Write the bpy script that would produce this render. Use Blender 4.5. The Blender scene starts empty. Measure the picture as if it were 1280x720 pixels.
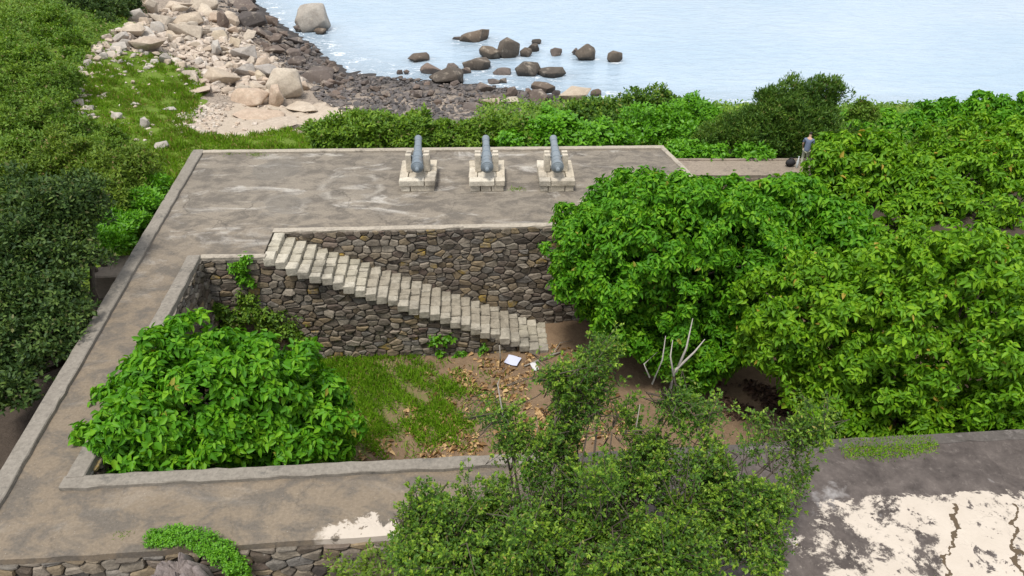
import bpy, bmesh, math, random
import numpy as np
from mathutils import Vector, Matrix

random.seed(7)
RNG = np.random.default_rng(11)
scene = bpy.context.scene
COL = scene.collection
R = math.radians

# ------------------------------------------------------------------ camera
FPX, PITCH, CAMZ = 900.0, R(34.0), 15.0
CP, SP = math.cos(PITCH), math.sin(PITCH)
cam = bpy.data.cameras.new("camera")
cam.sensor_width = 36.0
cam.lens = FPX / 1280.0 * 36.0
cam.clip_end = 6000
cam.clip_start = 0.1
camo = bpy.data.objects.new("camera", cam)
COL.objects.link(camo)
camo.location = (0, 0, CAMZ)
camo.rotation_euler = (R(90) - PITCH, 0, 0)
scene.camera = camo


def ray(px, py):
    u, v = (px - 640) / FPX, (py - 360) / FPX
    return np.array([u, CP - v * SP, -SP - v * CP])


def G(px, py, z=0.0):
    """survey point: where the sight line through a photo pixel meets height z"""
    d = ray(px, py)
    t = (z - CAMZ) / d[2]
    return np.array([d[0] * t, d[1] * t, z])


def PY(px, py, Y):
    d = ray(px, py)
    t = Y / d[1]
    return np.array([d[0] * t, Y, CAMZ + d[2] * t])


def depth_of(p):
    return p[1] * CP + (CAMZ - p[2]) * SP


def W2P(x, y, z):
    dp = y * CP + (CAMZ - z) * SP
    u = x / dp
    v = ((CAMZ - z) * CP - y * SP) / dp
    return 640 + u * FPX, 360 + v * FPX


# ------------------------------------------------------------------ object helpers
def link(o, parent=None):
    COL.objects.link(o)
    if parent is not None:
        o.parent = parent
    return o


def tag(o, label=None, cat=None, group=None, kind=None):
    if label: o["label"] = label
    if cat: o["category"] = cat
    if group: o["group"] = group
    if kind: o["kind"] = kind
    return o


def empty(name, loc, label=None, cat=None, group=None, rz=0):
    o = bpy.data.objects.new(name, None)
    o.location = loc
    o.rotation_euler = (0, 0, rz)
    o.empty_display_size = .2
    link(o)
    return tag(o, label, cat, group)


def copy_tree(o, parent=None):
    c = o.copy()
    COL.objects.link(c)
    c.parent = parent
    for ch in list(o.children):
        copy_tree(ch, c)
    return c


class MB:
    def __init__(s):
        s.v, s.f, s.n = [], [], 0

    def add(s, verts, faces):
        s.v.append(np.asarray(verts, float).reshape(-1, 3))
        s.f += [tuple(i + s.n for i in f) for f in faces]
        s.n += len(s.v[-1])

    def box(s, c, size, rz=0, jit=0.0, bev=0.0, M=None):
        hx, hy, hz = [k / 2 for k in size]
        if bev <= 0:
            P = [(-hx, -hy, -hz), (hx, -hy, -hz), (hx, hy, -hz), (-hx, hy, -hz), (-hx, -hy, hz), (hx, -hy, hz), (hx, hy, hz), (-hx, hy, hz)]
            F = [(0, 3, 2, 1), (4, 5, 6, 7), (0, 1, 5, 4), (1, 2, 6, 5), (2, 3, 7, 6), (3, 0, 4, 7)]
        else:
            b = min(bev, hx * .6, hy * .6, hz * .6)
            P = []
            def ring(x, y, z, cx, cy):
                return [(-x + cx, -y, z), (x - cx, -y, z), (x, -y + cy, z), (x, y - cy, z), (x - cx, y, z), (-x + cx, y, z), (-x, y - cy, z), (-x, -y + cy, z)]
            P += ring(hx - b, hy - b, -hz, b * .4, b * .4)
            P += ring(hx, hy, -hz + b, b, b)
            P += ring(hx, hy, hz - b, b, b)
            P += ring(hx - b, hy - b, hz, b * .4, b * .4)
            F = [tuple(range(7, -1, -1)), tuple(range(24, 32))]
            for k in range(3):
                for i in range(8):
                    j = (i + 1) % 8
                    F.append((k * 8 + i, k * 8 + j, k * 8 + 8 + j, k * 8 + 8 + i))
        P = np.array(P, float)
        if jit:
            P += RNG.normal(0, jit, P.shape)
        ca, sa = math.cos(rz), math.sin(rz)
        Q = np.stack([P[:, 0] * ca - P[:, 1] * sa, P[:, 0] * sa + P[:, 1] * ca, P[:, 2]], 1) + np.array(c)
        s.add(Q, F)

    def tube(s, pts, rad, sides=7, cap=True):
        pts = [np.asarray(p, float) for p in pts]
        n = len(pts)
        V = []
        ref = np.array([.3, .2, 1.0])
        for i in range(n):
            t = pts[min(i + 1, n - 1)] - pts[max(i - 1, 0)]
            t = t / (np.linalg.norm(t) + 1e-9)
            a = np.cross(t, ref)
            if np.linalg.norm(a) < 1e-3: a = np.cross(t, np.array([1., 0, 0]))
            a /= np.linalg.norm(a)
            b = np.cross(t, a)
            for k in range(sides):
                an = 2 * math.pi * k / sides
                V.append(pts[i] + rad[i] * (math.cos(an) * a + math.sin(an) * b))
        F = []
        for i in range(n - 1):
            for k in range(sides):
                k2 = (k + 1) % sides
                F.append((i * sides + k, i * sides + k2, (i + 1) * sides + k2, (i + 1) * sides + k))
        if cap:
            F.append(tuple(range(sides - 1, -1, -1)))
            F.append(tuple(range((n - 1) * sides, n * sides)))
        s.add(V, F)

    def build(s, name, mat, parent=None, smooth=False):
        V = np.concatenate(s.v) if s.v else np.zeros((0, 3))
        return mesh_obj(name, V, s.f, mat, parent, smooth)


def mesh_obj(name, V, F, mat, parent=None, smooth=False):
    me = bpy.data.meshes.new(name)
    if isinstance(F, np.ndarray):
        nf, k = F.shape
        me.vertices.add(len(V))
        me.vertices.foreach_set("co", np.asarray(V, np.float32).ravel())
        me.loops.add(nf * k)
        me.loops.foreach_set("vertex_index", F.astype(np.int32).ravel())
        me.polygons.add(nf)
        me.polygons.foreach_set("loop_start", np.arange(0, nf * k, k, dtype=np.int32))
        me.polygons.foreach_set("loop_total", np.full(nf, k, np.int32))
        me.update(calc_edges=True)
    else:
        me.from_pydata([tuple(p) for p in V], [], F)
    me.validate()
    if smooth:
        me.polygons.foreach_set("use_smooth", np.ones(len(me.polygons), bool))
    me.materials.append(mat)
    o = bpy.data.objects.new(name, me)
    return link(o, parent)


# ------------------------------------------------------------------ materials
class NT:
    def __init__(s, name):
        s.m = bpy.data.materials.new(name)
        s.m.use_nodes = True
        s.t = s.m.node_tree
        s.b = s.t.nodes["Principled BSDF"]
        s.out = s.t.nodes["Material Output"]

    def n(s, typ, **kw):
        nd = s.t.nodes.new(typ)
        for k, v in kw.items():
            setattr(nd, k, v)
        return nd

    def l(s, a, b):
        s.t.links.new(a, b)

    def put(s, sock, v):
        if isinstance(v, (int, float)):
            sock.default_value = (v, v, v, 1) if sock.type == 'RGBA' else v
        elif isinstance(v, (tuple, list)):
            sock.default_value = tuple(v) + ((1,) if len(v) == 3 and len(sock.default_value) == 4 else ())
        else: s.l(v, sock)

    def pos(s):
        return s.n("ShaderNodeNewGeometry").outputs["Position"]

    def obj(s):
        return s.n("ShaderNodeTexCoord").outputs["Object"]

    def island(s):
        return s.n("ShaderNodeNewGeometry").outputs["Random Per Island"]

    def orand(s):
        return s.n("ShaderNodeObjectInfo").outputs["Random"]

    def mapv(s, v, scale=(1, 1, 1), loc=(0, 0, 0), rot=(0, 0, 0)):
        nd = s.n("ShaderNodeMapping")
        s.l(v, nd.inputs[0])
        nd.inputs["Scale"].default_value = scale
        nd.inputs["Location"].default_value = loc
        nd.inputs["Rotation"].default_value = rot
        return nd.outputs[0]

    def noise(s, v, scale, detail=4, rough=.6, dist=0, col=False):
        nd = s.n("ShaderNodeTexNoise")
        s.l(v, nd.inputs["Vector"])
        nd.inputs["Scale"].default_value = scale
        nd.inputs["Detail"].default_value = detail
        nd.inputs["Roughness"].default_value = rough
        nd.inputs["Distortion"].default_value = dist
        return nd.outputs["Color" if col else "Fac"]

    def voro(s, v, scale, feature='F1', out="Distance"):
        nd = s.n("ShaderNodeTexVoronoi", feature=feature)
        s.l(v, nd.inputs["Vector"])
        nd.inputs["Scale"].default_value = scale
        return nd.outputs[out]

    def ramp(s, f, stops, interp='LINEAR'):
        nd = s.n("ShaderNodeValToRGB")
        nd.color_ramp.interpolation = interp
        e = nd.color_ramp.elements
        while len(e) < len(stops): e.new(.5)
        for i, (p, c) in enumerate(stops):
            e[i].position = p
            if isinstance(c, (int, float)): c = (c, c, c)
            e[i].color = tuple(c) + (1,)
        s.l(f, nd.inputs[0])
        return nd.outputs[0]

    def mix(s, f, a, b, mode='MIX'):
        nd = s.n("ShaderNodeMix", data_type='RGBA', blend_type=mode)
        s.put(nd.inputs[0], f)
        s.put(nd.inputs[6], a)
        s.put(nd.inputs[7], b)
        return nd.outputs[2]

    def math(s, op, a, b=0.0, c=0.0, clamp=False):
        nd = s.n("ShaderNodeMath", operation=op, use_clamp=clamp)
        s.put(nd.inputs[0], a); s.put(nd.inputs[1], b); s.put(nd.inputs[2], c)
        return nd.outputs[0]

    def sep(s, v):
        nd = s.n("ShaderNodeSeparateXYZ"); s.l(v, nd.inputs[0]); return nd.outputs

    def attr(s, name, out="Color"):
        nd = s.n("ShaderNodeAttribute", attribute_name=name); return nd.outputs[out]

    def bump(s, h, strength=.5, dist=.05):
        nd = s.n("ShaderNodeBump")
        nd.inputs["Strength"].default_value = strength
        nd.inputs["Distance"].default_value = dist
        s.l(h, nd.inputs["Height"])
        s.l(nd.outputs[0], s.b.inputs["Normal"])

    def fin(s, col, rough=.85, spec=.3):
        s.put(s.b.inputs["Base Color"], col)
        s.put(s.b.inputs["Roughness"], rough)
        s.b.inputs["Specular IOR Level"].default_value = spec
        return s.m


def leafmat(name, cols, trans=.3, rough=.45, spec=.35, clump=.5, cs=.7, old=None, oldamt=.05):
    t = NT(name)
    P = t.pos()
    r = t.island()
    nz = t.noise(P, cs, 3, .6)
    f = t.math('ADD', t.math('MULTIPLY', r, 1 - clump), t.math('MULTIPLY', nz, clump))
    k = len(cols)
    c = t.ramp(f, [(.18 + .64 * i / (k - 1), cols[i]) for i in range(k)])
    if old:
        r2 = t.math('FRACT', t.math('MULTIPLY', r, 37.31))
        c = t.mix(t.math('LESS_THAN', r2, oldamt), c, old)
    t.fin(c, rough, spec)
    tr = t.n("ShaderNodeBsdfTranslucent")
    bright = t.mix(1.0, c, (1.5, 1.45, .7), 'MULTIPLY')
    t.l(bright, tr.inputs[0])
    ms = t.n("ShaderNodeMixShader")
    ms.inputs[0].default_value = trans
    t.l(t.b.outputs[0], ms.inputs[1]); t.l(tr.outputs[0], ms.inputs[2])
    t.l(ms.outputs[0], t.out.inputs[0])
    return t.m


M = {}
M['broad'] = leafmat('broad_leaf', [(.028, .115, .005), (.085, .26, .009), (.21, .41, .016)], .27, .5, .22, .6, 1.1, (.28, .26, .04), .004)
M['broad_yellow'] = leafmat('broad_leaf_yellowish', [(.04, .125, .005), (.12, .28, .009), (.26, .43, .018)], .27, .5, .22, .6, .9, (.36, .27, .04), .008)
M['hedge'] = leafmat('hedge_leaf', [(.05, .12, .012), (.115, .22, .016), (.21, .33, .028)], .25, .5, .3, .5, .9, (.2, .2, .06), .03)
M['vine'] = leafmat('vine_leaf', [(.06, .19, .010), (.12, .32, .015), (.19, .42, .022)], .32, .45, .35, .5, .5)
M['dark'] = leafmat('dark_leaf', [(.018, .042, .011), (.042, .085, .017), (.12, .185, .034)], .15, .55, .25, .55, .7, (.13, .14, .05), .03)
M['wind'] = leafmat('windswept_leaf', [(.022, .06, .009), (.062, .135, .016), (.17, .27, .03)], .2, .55, .25, .6, .5, (.18, .18, .05), .02)
M['scrub'] = leafmat('scrub_leaf', [(.05, .115, .014), (.11, .205, .02), (.20, .30, .03)], .22, .55, .25, .65, .3, (.18, .16, .06), .04)
M['olive'] = leafmat('olive_leaf', [(.06, .115, .013), (.115, .19, .019), (.21, .29, .03)], .22, .55, .25, .6, .4, (.22, .18, .06), .03)
M['small'] = leafmat('small_leaf', [(.022, .068, .010), (.072, .16, .016), (.22, .335, .03)], .28, .5, .25, .6, 1.5, (.22, .24, .05), .02)
M['young'] = leafmat('young_small_leaf', [(.07, .16, .014), (.15, .27, .022), (.29, .41, .04)], .32, .45, .3, .4, .9, (.30, .26, .07), .03)
M['grass'] = leafmat('grass_blade', [(.15, .14, .035), (.13, .22, .018), (.17, .32, .018), (.26, .40, .03)], .3, .6, .2, .65, .55, (.34, .28, .10), .08)
M['lawn'] = leafmat('lawn_blade', [(.115, .23, .012), (.185, .37, .016), (.29, .46, .028)], .3, .6, .2, .6, .8, (.36, .30, .10), .06)
M['litter'] = leafmat('dry_leaf', [(.16, .09, .04), (.34, .20, .085), (.52, .36, .18)], .1, .7, .2, .15, .6)
M['litter_dark'] = leafmat('dark_dry_leaf', [(.05, .03, .022), (.085, .05, .035), (.14, .08, .05)], .05, .7, .2, .3, .6)


def bark(name, a, b):
    t = NT(name)
    P = t.obj()
    n1 = t.noise(t.mapv(P, (6, 6, 1.5)), 3, 5, .65)
    t.bump(n1, .8, .03)
    return t.fin(t.mix(n1, a, b), .9, .2)


M['bark'] = bark('bark', (.05, .04, .03), (.16, .13, .10))
M['twig'] = bark('grey_twig', (.20, .18, .15), (.38, .35, .30))
M['dead'] = bark('dead_wood', (.25, .22, .19), (.48, .44, .39))


def concrete():
    t = NT('weathered_concrete')
    P = t.pos()
    s = t.sep(P)
    n1 = t.noise(P, .22, 5, .62, .6)
    n2 = t.noise(t.mapv(P, (1, 1.5, 1), (9, 3, 0)), .9, 7, .7, .4)
    n3 = t.noise(P, 12, 5, .7)
    n4 = t.noise(t.mapv(P, (.5, 1.3, 1), (31, 7, 0)), .55, 6, .72, .9)
    back = t.ramp(t.math('DIVIDE', t.math('SUBTRACT', s[1], 21.0), 8.0, clamp=True), [(0, 0), (1, 1)])
    brown = t.mix(n1, (.15, .115, .08), (.235, .19, .14))
    grey = t.mix(n1, (.155, .132, .106), (.265, .228, .18))
    c = t.mix(back, brown, grey)
    c = t.mix(t.ramp(n2, [(.44, 0), (.58, .85)]), c, (.115, .10, .084))
    pale = t.math('MULTIPLY', t.ramp(n4, [(.545, 0), (.66, .7)]), t.math('ADD', t.math('MULTIPLY', back, .8), .15))
    c = t.mix(pale, c, (.46, .43, .385))
    # two old ring marks left in the slab
    for cx, cy, ra, ka, kb in ((G(355, 255)[0], G(355, 255)[1], .95, .22, .5), (G(345, 212)[0], G(345, 212)[1], 1.35, .06, .6), (G(440, 232)[0], G(440, 232)[1], 1.35, .5, .1)):
        v = t.n("ShaderNodeVectorMath", operation='DISTANCE')
        wob = t.n("ShaderNodeVectorMath", operation='ADD')
        sc = t.n("ShaderNodeVectorMath", operation='SCALE')
        t.l(t.noise(P, 1.3, 3, .6, 0, True), sc.inputs[0]); sc.inputs["Scale"].default_value = 1.0
        t.l(P, wob.inputs[0]); t.l(sc.outputs[0], wob.inputs[1])
        t.l(wob.outputs[0], v.inputs[0]); v.inputs[1].default_value = (cx + .5, cy + .5, .5)
        d = v.outputs["Value"]
        ring = t.math('SUBTRACT', 1.0, t.math('DIVIDE', t.math('ABSOLUTE', t.math('SUBTRACT', d, ra)), .30), clamp=True)
        c = t.mix(t.math('MULTIPLY', t.math('MULTIPLY', ring, ka), t.ramp(n2, [(.40, 0), (.56, 1)])), c, (.42, .385, .33))
        ins = t.math('SUBTRACT', 1.0, t.math('DIVIDE', d, ra), clamp=True)
        c = t.mix(t.math('MULTIPLY', t.math('GREATER_THAN', ins, .12), kb), c, (.15, .135, .115))
    # cracks
    w2 = t.n("ShaderNodeVectorMath", operation='ADD')
    sc2 = t.n("ShaderNodeVectorMath", operation='SCALE')
    t.l(t.noise(P, .9, 4, .6, 0, True), sc2.inputs[0]); sc2.inputs["Scale"].default_value = 1.2
    t.l(P, w2.inputs[0]); t.l(sc2.outputs[0], w2.inputs[1])
    e = t.voro(w2.outputs[0], .3, 'DISTANCE_TO_EDGE')
    crack = t.math('MULTIPLY', t.ramp(e, [(0, 1), (.012, 0)]), t.ramp(t.noise(P, .3, 2), [(.42, 0), (.55, 1)]))
    c = t.mix(t.math('MULTIPLY', crack, t.math('ADD', t.math('MULTIPLY', back, .5), .14)), c, (.06, .052, .043))
    c = t.mix(.45, c, t.ramp(n3, [(.25, .25), (.75, .8)]), 'OVERLAY')
    # gritty pale flecks
    fl = t.math('MULTIPLY', t.ramp(t.noise(P, 22, 2, .5), [(.68, 0), (.74, 1)]), .35)
    c = t.mix(fl, c, (.45, .42, .38))
    # painted / limewashed deck at the near side
    band = t.math('ADD', s[1], t.math('MULTIPLY', s[0], -.075))
    wob2 = t.math('MULTIPLY', t.math('SUBTRACT', t.noise(P, .7, 6, .7, .6), .5), 1.9)
    dist = t.math('SUBTRACT', t.math('ADD', 11.72, t.math('MULTIPLY', t.math('LESS_THAN', s[0], 0.0), .25)), t.math('ADD', band, wob2))
    east = t.math('ADD', t.ramp(t.math('DIVIDE', t.math('ADD', s[0], t.math('ADD', 4.9, t.math('MULTIPLY', t.math('SUBTRACT', n2, .5), 1.6))), .25, clamp=True), [(0, 0), (1, 1)]), 0.0)
    dk = t.math('MULTIPLY', t.ramp(t.math('DIVIDE', t.math('SUBTRACT', s[0], .6), 2.5, clamp=True), [(0, 0), (1, 1)]),
                t.math('LESS_THAN', s[1], 16.0))
    darkc = t.mix(t.ramp(t.noise(P, 1.3, 8, .75, .3), [(.3, 0), (.7, 1)]), (.042, .034, .031), (.135, .112, .10))
    darkc = t.mix(t.ramp(t.noise(t.mapv(P, (1, 1, 1), (8, 2, 0)), 4.5, 5, .75), [(.55, 0), (.7, .5)]), darkc, (.21, .18, .16))
    darkc = t.mix(t.ramp(t.noise(t.mapv(P, (1, 1, 1), (5, 5, 0)), .55, 5, .7), [(.60, 0), (.70, .7)]), darkc, (.34, .32, .31))
    c = t.mix(dk, c, darkc)
    lossx = t.math('DIVIDE', t.math('SUBTRACT', 9.6, s[0]), 14.0)
    hn = t.math('ADD', t.noise(t.mapv(P, (1, 1, 1), (2, 8, 0)), .8, 8, .75, .15), t.math('MULTIPLY', t.math('MAXIMUM', t.math('MINIMUM', lossx, .22), -.1), .55))
    hn = t.math('SUBTRACT', hn, t.math('MULTIPLY', t.math('LESS_THAN', s[0], 0.0), .2))
    holes = t.ramp(hn, [(.51, 1), (.555, 0)])
    hol2 = t.ramp(t.noise(t.mapv(P, (1, 1, 1), (4, 1, 0)), 1.6, 6, .7, .5), [(.60, 1), (.63, 0)])
    pm = t.math('MULTIPLY', t.math('MULTIPLY', t.ramp(dist, [(0, 0), (.06, 1)]), east), t.math('MULTIPLY', holes, hol2))
    paint = t.mix(t.noise(P, 1.0, 6, .7), (.42, .36, .295), (.58, .51, .435))
    paint = t.mix(t.ramp(t.noise(P, 7, 5, .7), [(.58, 0), (.75, .5)]), paint, (.40, .33, .27))
    c = t.mix(pm, c, paint)
    for x0, k, sd in ((10.57, -.6, 1.0), (12.32, -.35, 5.0)):
        ln = t.math('SUBTRACT', s[0], t.math('ADD', x0, t.math('MULTIPLY', t.math('SUBTRACT', 11.0, s[1]), k)))
        wv = t.math('MULTIPLY', t.math('SUBTRACT', t.noise(t.mapv(P, (1, 1, 1), (sd, sd, 0)), 1.1, 4, .6), .5), 1.3)
        a = t.math('ABSOLUTE', t.math('ADD', ln, wv))
        wd = t.math('SUBTRACT', t.math('MULTIPLY', t.noise(P, 3, 3), .14), .025)
        ck = t.math('MULTIPLY', t.math('LESS_THAN', a, wd), t.math('LESS_THAN', s[1], 12.3))
        c = t.mix(ck, c, (.10, .072, .045))
    h = t.math('ADD', t.math('MULTIPLY', n3, .35), t.math('ADD', n2, t.math('MULTIPLY', crack, -.6)))
    h = t.math('ADD', h, t.math('MULTIPLY', pm, .15))
    t.bump(h, .5, .04)
    return t.fin(c, t.ramp(n2, [(.3, .75), (.7, .95)]), .25)


M['concrete'] = concrete()


def kerbmat(name, a, b, st):
    t = NT(name)
    P = t.pos()
    n1 = t.noise(P, .8, 6, .7, .3)
    n2 = t.noise(P, 9, 5, .7)
    c = t.mix(n1, a, b)
    c = t.mix(t.ramp(t.noise(t.mapv(P, (1, 1, 1), (3, 3, 3)), 1.7, 6, .75), [(.55, 0), (.68, .8)]), c, st)
    c = t.mix(.5, c, t.ramp(n2, [(.25, .25), (.75, .8)]), 'OVERLAY')
    t.bump(t.math('ADD', n1, t.math('MULTIPLY', n2, .5)), .6, .05)
    return t.fin(c, .9, .25)


M['kerb'] = kerbmat('kerb_concrete', (.14, .122, .10), (.29, .26, .22), (.09, .085, .075))
M['kerb_dark'] = kerbmat('dark_kerb_concrete', (.055, .047, .043), (.13, .115, .103), (.20, .18, .165))
M['kerb_pale'] = kerbmat('pale_cement', (.27, .235, .19), (.42, .37, .30), (.14, .12, .10))
M['path'] = kerbmat('path_cement', (.20, .16, .125), (.29, .24, .19), (.14, .115, .095))
M['core'] = kerbmat('wall_mortar', (.055, .048, .04), (.11, .095, .08), (.04, .036, .03))


def stonemat(name, cols, dirt=.5, lichen=.04):
    t = NT(name)
    P = t.pos()
    r = t.island()
    k = len(cols)
    c = t.ramp(r, [(i / (k - 1), cols[i]) for i in range(k)])
    n1 = t.noise(P, 3.5, 6, .7, .3)
    n2 = t.noise(P, 16, 5, .7)
    big = t.noise(P, .45, 4, .6)
    c = t.mix(t.ramp(n1, [(.45, 0), (.7, dirt)]), c, (.05, .043, .036))
    c = t.mix(t.ramp(big, [(.52, 0), (.70, .55)]), c, (.055, .048, .042))
    r2 = t.math('FRACT', t.math('MULTIPLY', r, 91.7))
    ylw = t.math('MULTIPLY', t.math('LESS_THAN', r2, lichen), t.ramp(n1, [(.4, .85), (.6, 0)]))
    c = t.mix(ylw, c, (.30, .20, .04))
    wht = t.ramp(t.noise(t.mapv(P, (1, 1, 1), (7, 1, 4)), 5, 5, .75), [(.62, 0), (.72, .5)])
    c = t.mix(wht, c, (.36, .34, .30))
    c = t.mix(.5, c, t.ramp(n2, [(.25, .25), (.75, .8)]), 'OVERLAY')
    t.bump(t.math('ADD', n1, t.math('MULTIPLY', n2, .5)), .7, .05)
    return t.fin(c, .9, .25)


M['rubble'] = stonemat('rubble_stone', [(.085, .066, .05), (.165, .14, .112), (.23, .195, .15), (.15, .138, .124), (.33, .285, .225), (.13, .093, .075), (.20, .17, .135), (.27, .205, .125), (.06, .05, .044)], .5, .04)
M['granite'] = stonemat('step_granite', [(.34, .31, .24), (.42, .38, .30), (.47, .43, .35), (.38, .33, .24)], .4, .0)
M['granite_worn'] = stonemat('worn_step_granite', [(.26, .23, .18), (.34, .30, .235), (.38, .345, .28), (.30, .255, .19)], .5, .0)
M['plinth'] = stonemat('plinth_granite', [(.46, .40, .31), (.54, .48, .39), (.60, .545, .45), (.49, .42, .32)], .34, .0)


def rockmat(name, cols, wet=False, crackc=(.08, .06, .045)):
    t = NT(name)
    P = t.obj()
    W = t.pos()
    r = t.orand()
    k = len(cols)
    c = t.ramp(r, [(i / (k - 1), cols[i]) for i in range(k)])
    n1 = t.noise(W, .9, 6, .68, .4)
    n2 = t.noise(W, 6, 5, .7)
    c = t.mix(t.ramp(n1, [(.35, .0), (.7, .6)]), c, t.mix(1.0, c, (.55, .5, .48), 'MULTIPLY'))
    c = t.mix(t.ramp(t.noise(t.mapv(W, (1, 1, 1), (5, 2, 1)), 1.4, 5, .7), [(.55, 0), (.68, .45)]), c, (.5, .43, .34))
    if wet:
        z = t.math('ADD', t.sep(W)[2], t.math('MULTIPLY', n1, .5))
        c = t.mix(t.ramp(t.math('DIVIDE', t.math('ADD', z, 5.85), .8, clamp=True), [(0, .9), (1, 0)]), c, (.022, .02, .018))
    c = t.mix(.4, c, t.ramp(n2, [(.25, .25), (.75, .8)]), 'OVERLAY')
    t.bump(t.math('ADD', n1, t.math('MULTIPLY', n2, .4)), .7, .15)
    return t.fin(c, .8, .3)


M['rock_pale'] = rockmat('pale_granite_boulder', [(.50, .42, .31), (.44, .36, .28), (.55, .47, .37), (.40, .35, .29), (.50, .38, .28)])
M['rock_grey'] = rockmat('grey_granite_boulder', [(.40, .37, .33), (.46, .42, .37), (.34, .31, .28)])
M['rock_dark'] = rockmat('dark_shore_rock', [(.10, .08, .07), (.17, .13, .105), (.075, .068, .066), (.20, .15, .12), (.12, .11, .105)])
M['rock_sea'] = rockmat('sea_rock', [(.10, .083, .068), (.15, .12, .09), (.08, .07, .06), (.19, .14, .10)], True)
M['rock_seapale'] = rockmat('pale_sea_rock', [(.36, .33, .29), (.40, .36, .31)], True)


def ironmat():
    t = NT('painted_gun_iron')
    P = t.obj()
    n1 = t.noise(P, 2.2, 6, .7)
    n2 = t.noise(P, 18, 4, .7)
    c = t.mix(n1, (.085, .11, .135), (.215, .26, .30))
    c = t.mix(t.math('MULTIPLY', t.orand(), .4), c, (.26, .28, .28))
    n1 = t.noise(P, 1.1, 6, .75)
    c = t.mix(t.ramp(n1, [(.56, 0), (.66, .6)]), c, (.14, .10, .07))
    c = t.mix(t.ramp(n2, [(.6, 0), (.75, .5)]), c, (.30, .33, .35))
    c = t.mix(t.ramp(t.noise(t.mapv(P, (1, 1, 1), (4, 4, 4)), 3, 5, .7), [(.6, 0), (.72, .55)]), c, (.09, .075, .06))
    t.bump(n2, .25, .01)
    return t.fin(c, .5, .5)


M['iron'] = ironmat()


def terrainmat():
    t = NT('hillside_ground')
    P = t.pos()
    a = t.n("ShaderNodeAttribute", attribute_name='cover')
    s = t.sep(a.outputs["Color"])
    n1 = t.noise(P, .6, 6, .7, .4)
    n2 = t.noise(P, 5, 6, .75)
    w = t.math('MULTIPLY', t.math('SUBTRACT', n1, .5), .9)
    def msk(ch): return t.ramp(t.math('ADD', s[ch], w), [(.42, 0), (.58, 1)])
    rockc = t.mix(n2, (.20, .16, .125), (.42, .35, .285))
    rockc = t.mix(t.ramp(t.voro(P, 1.6, 'DISTANCE_TO_EDGE'), [(0, .7), (.06, 0)]), rockc, (.10, .085, .07))
    grass = t.mix(t.noise(P, .5, 4, .65), (.085, .17, .018), (.20, .26, .04))
    grass = t.mix(t.ramp(n2, [(.4, 0), (.7, .7)]), grass, (.07, .10, .02))
    sand = t.mix(n1, (.36, .29, .22), (.60, .51, .41))
    sand = t.mix(t.ramp(n2, [(.5, 0), (.68, .6)]), sand, (.26, .21, .165))
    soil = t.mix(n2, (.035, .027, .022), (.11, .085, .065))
    dark = t.mix(n2, (.03, .028, .027), (.10, .09, .085))
    c = t.mix(msk(0), rockc, grass)
    c = t.mix(msk(1), c, sand)
    c = t.mix(msk(2), c, soil)  # real soil, and also the painted shade between the broad-leaved crowns
    z = t.math('ADD', t.sep(P)[2], t.math('MULTIPLY', w, 1.0))
    shore = t.ramp(t.math('DIVIDE', t.math('ADD', z, 6.2), 1.3, clamp=True), [(.45, 1), (.9, 0)])
    c = t.mix(shore, c, dark)
    t.bump(t.math('ADD', n1, n2), .8, .1)
    return t.fin(c, .95, .15)


M['terrain'] = terrainmat()


def soilmat():
    t = NT('courtyard_soil')
    P = t.pos()
    n1 = t.noise(P, .5, 5, .65, .5)
    n2 = t.noise(P, 4, 6, .75)
    n3 = t.noise(P, 25, 4, .7)
    c = t.mix(n1, (.16, .105, .064), (.25, .175, .11))
    c = t.mix(t.ramp(n2, [(.45, 0), (.75, .7)]), c, (.11, .07, .045))
    c = t.mix(.5, c, t.ramp(n3, [(.25, .25), (.75, .8)]), 'OVERLAY')
    a = t.math('ADD', t.attr('moss', "Fac"), t.math('MULTIPLY', t.math('SUBTRACT', n2, .5), .8))
    c = t.mix(t.ramp(a, [(.4, 0), (.7, .8)]), c, (.10, .16, .025))
    t.bump(t.math('ADD', n2, t.math('MULTIPLY', n3, .4)), .6, .06)
    return t.fin(c, .95, .15)


M['soil'] = soilmat()


def seamat():
    t = NT('sea_water')
    P = t.pos()
    w1 = t.noise(t.mapv(P, (.45, 1.0, 1), rot=(0, 0, .25)), .95, 5, .65, .4)
    w2 = t.noise(t.mapv(P, (.6, 1.2, 1), (5, 5, 0), (0, 0, -.35)), 3.4, 4, .6, .3)
    w3 = t.noise(P, .05, 3, .5)
    sh = t.attr('shallow', "Fac")
    c = t.mix(w3, (.31, .43, .54), (.46, .53, .60))
    c = t.mix(t.ramp(w1, [(.35, .28), (.6, 0)]), c, (.24, .35, .46))
    c = t.mix(t.math('MULTIPLY', sh, .45), c, (.17, .21, .24))
    fo = t.noise(t.mapv(P, (.8, 1.3, 1), (2, 2, 2)), 1.1, 6, .75, .8)
    fm = t.math('MULTIPLY', t.ramp(fo, [(.54, 0), (.63, 1)]), t.ramp(sh, [(.45, 0), (.75, .9)]))
    c = t.mix(fm, c, (.78, .80, .82))
    h = t.math('ADD', t.math('MULTIPLY', w1, 1.0), t.math('MULTIPLY', w2, .3))
    t.bump(h, .9, .32)
    t.b.inputs["IOR"].default_value = 1.33
    return t.fin(c, t.mix(fm, .12, .8), .5)


M['sea'] = seamat()


def plain(name, a, b, rough=.8, scale=8, spec=.3):
    t = NT(name)
    n1 = t.noise(t.obj(), scale, 4, .65)
    t.bump(n1, .2, .02)
    return t.fin(t.mix(n1, a, b), rough, spec)


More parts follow.
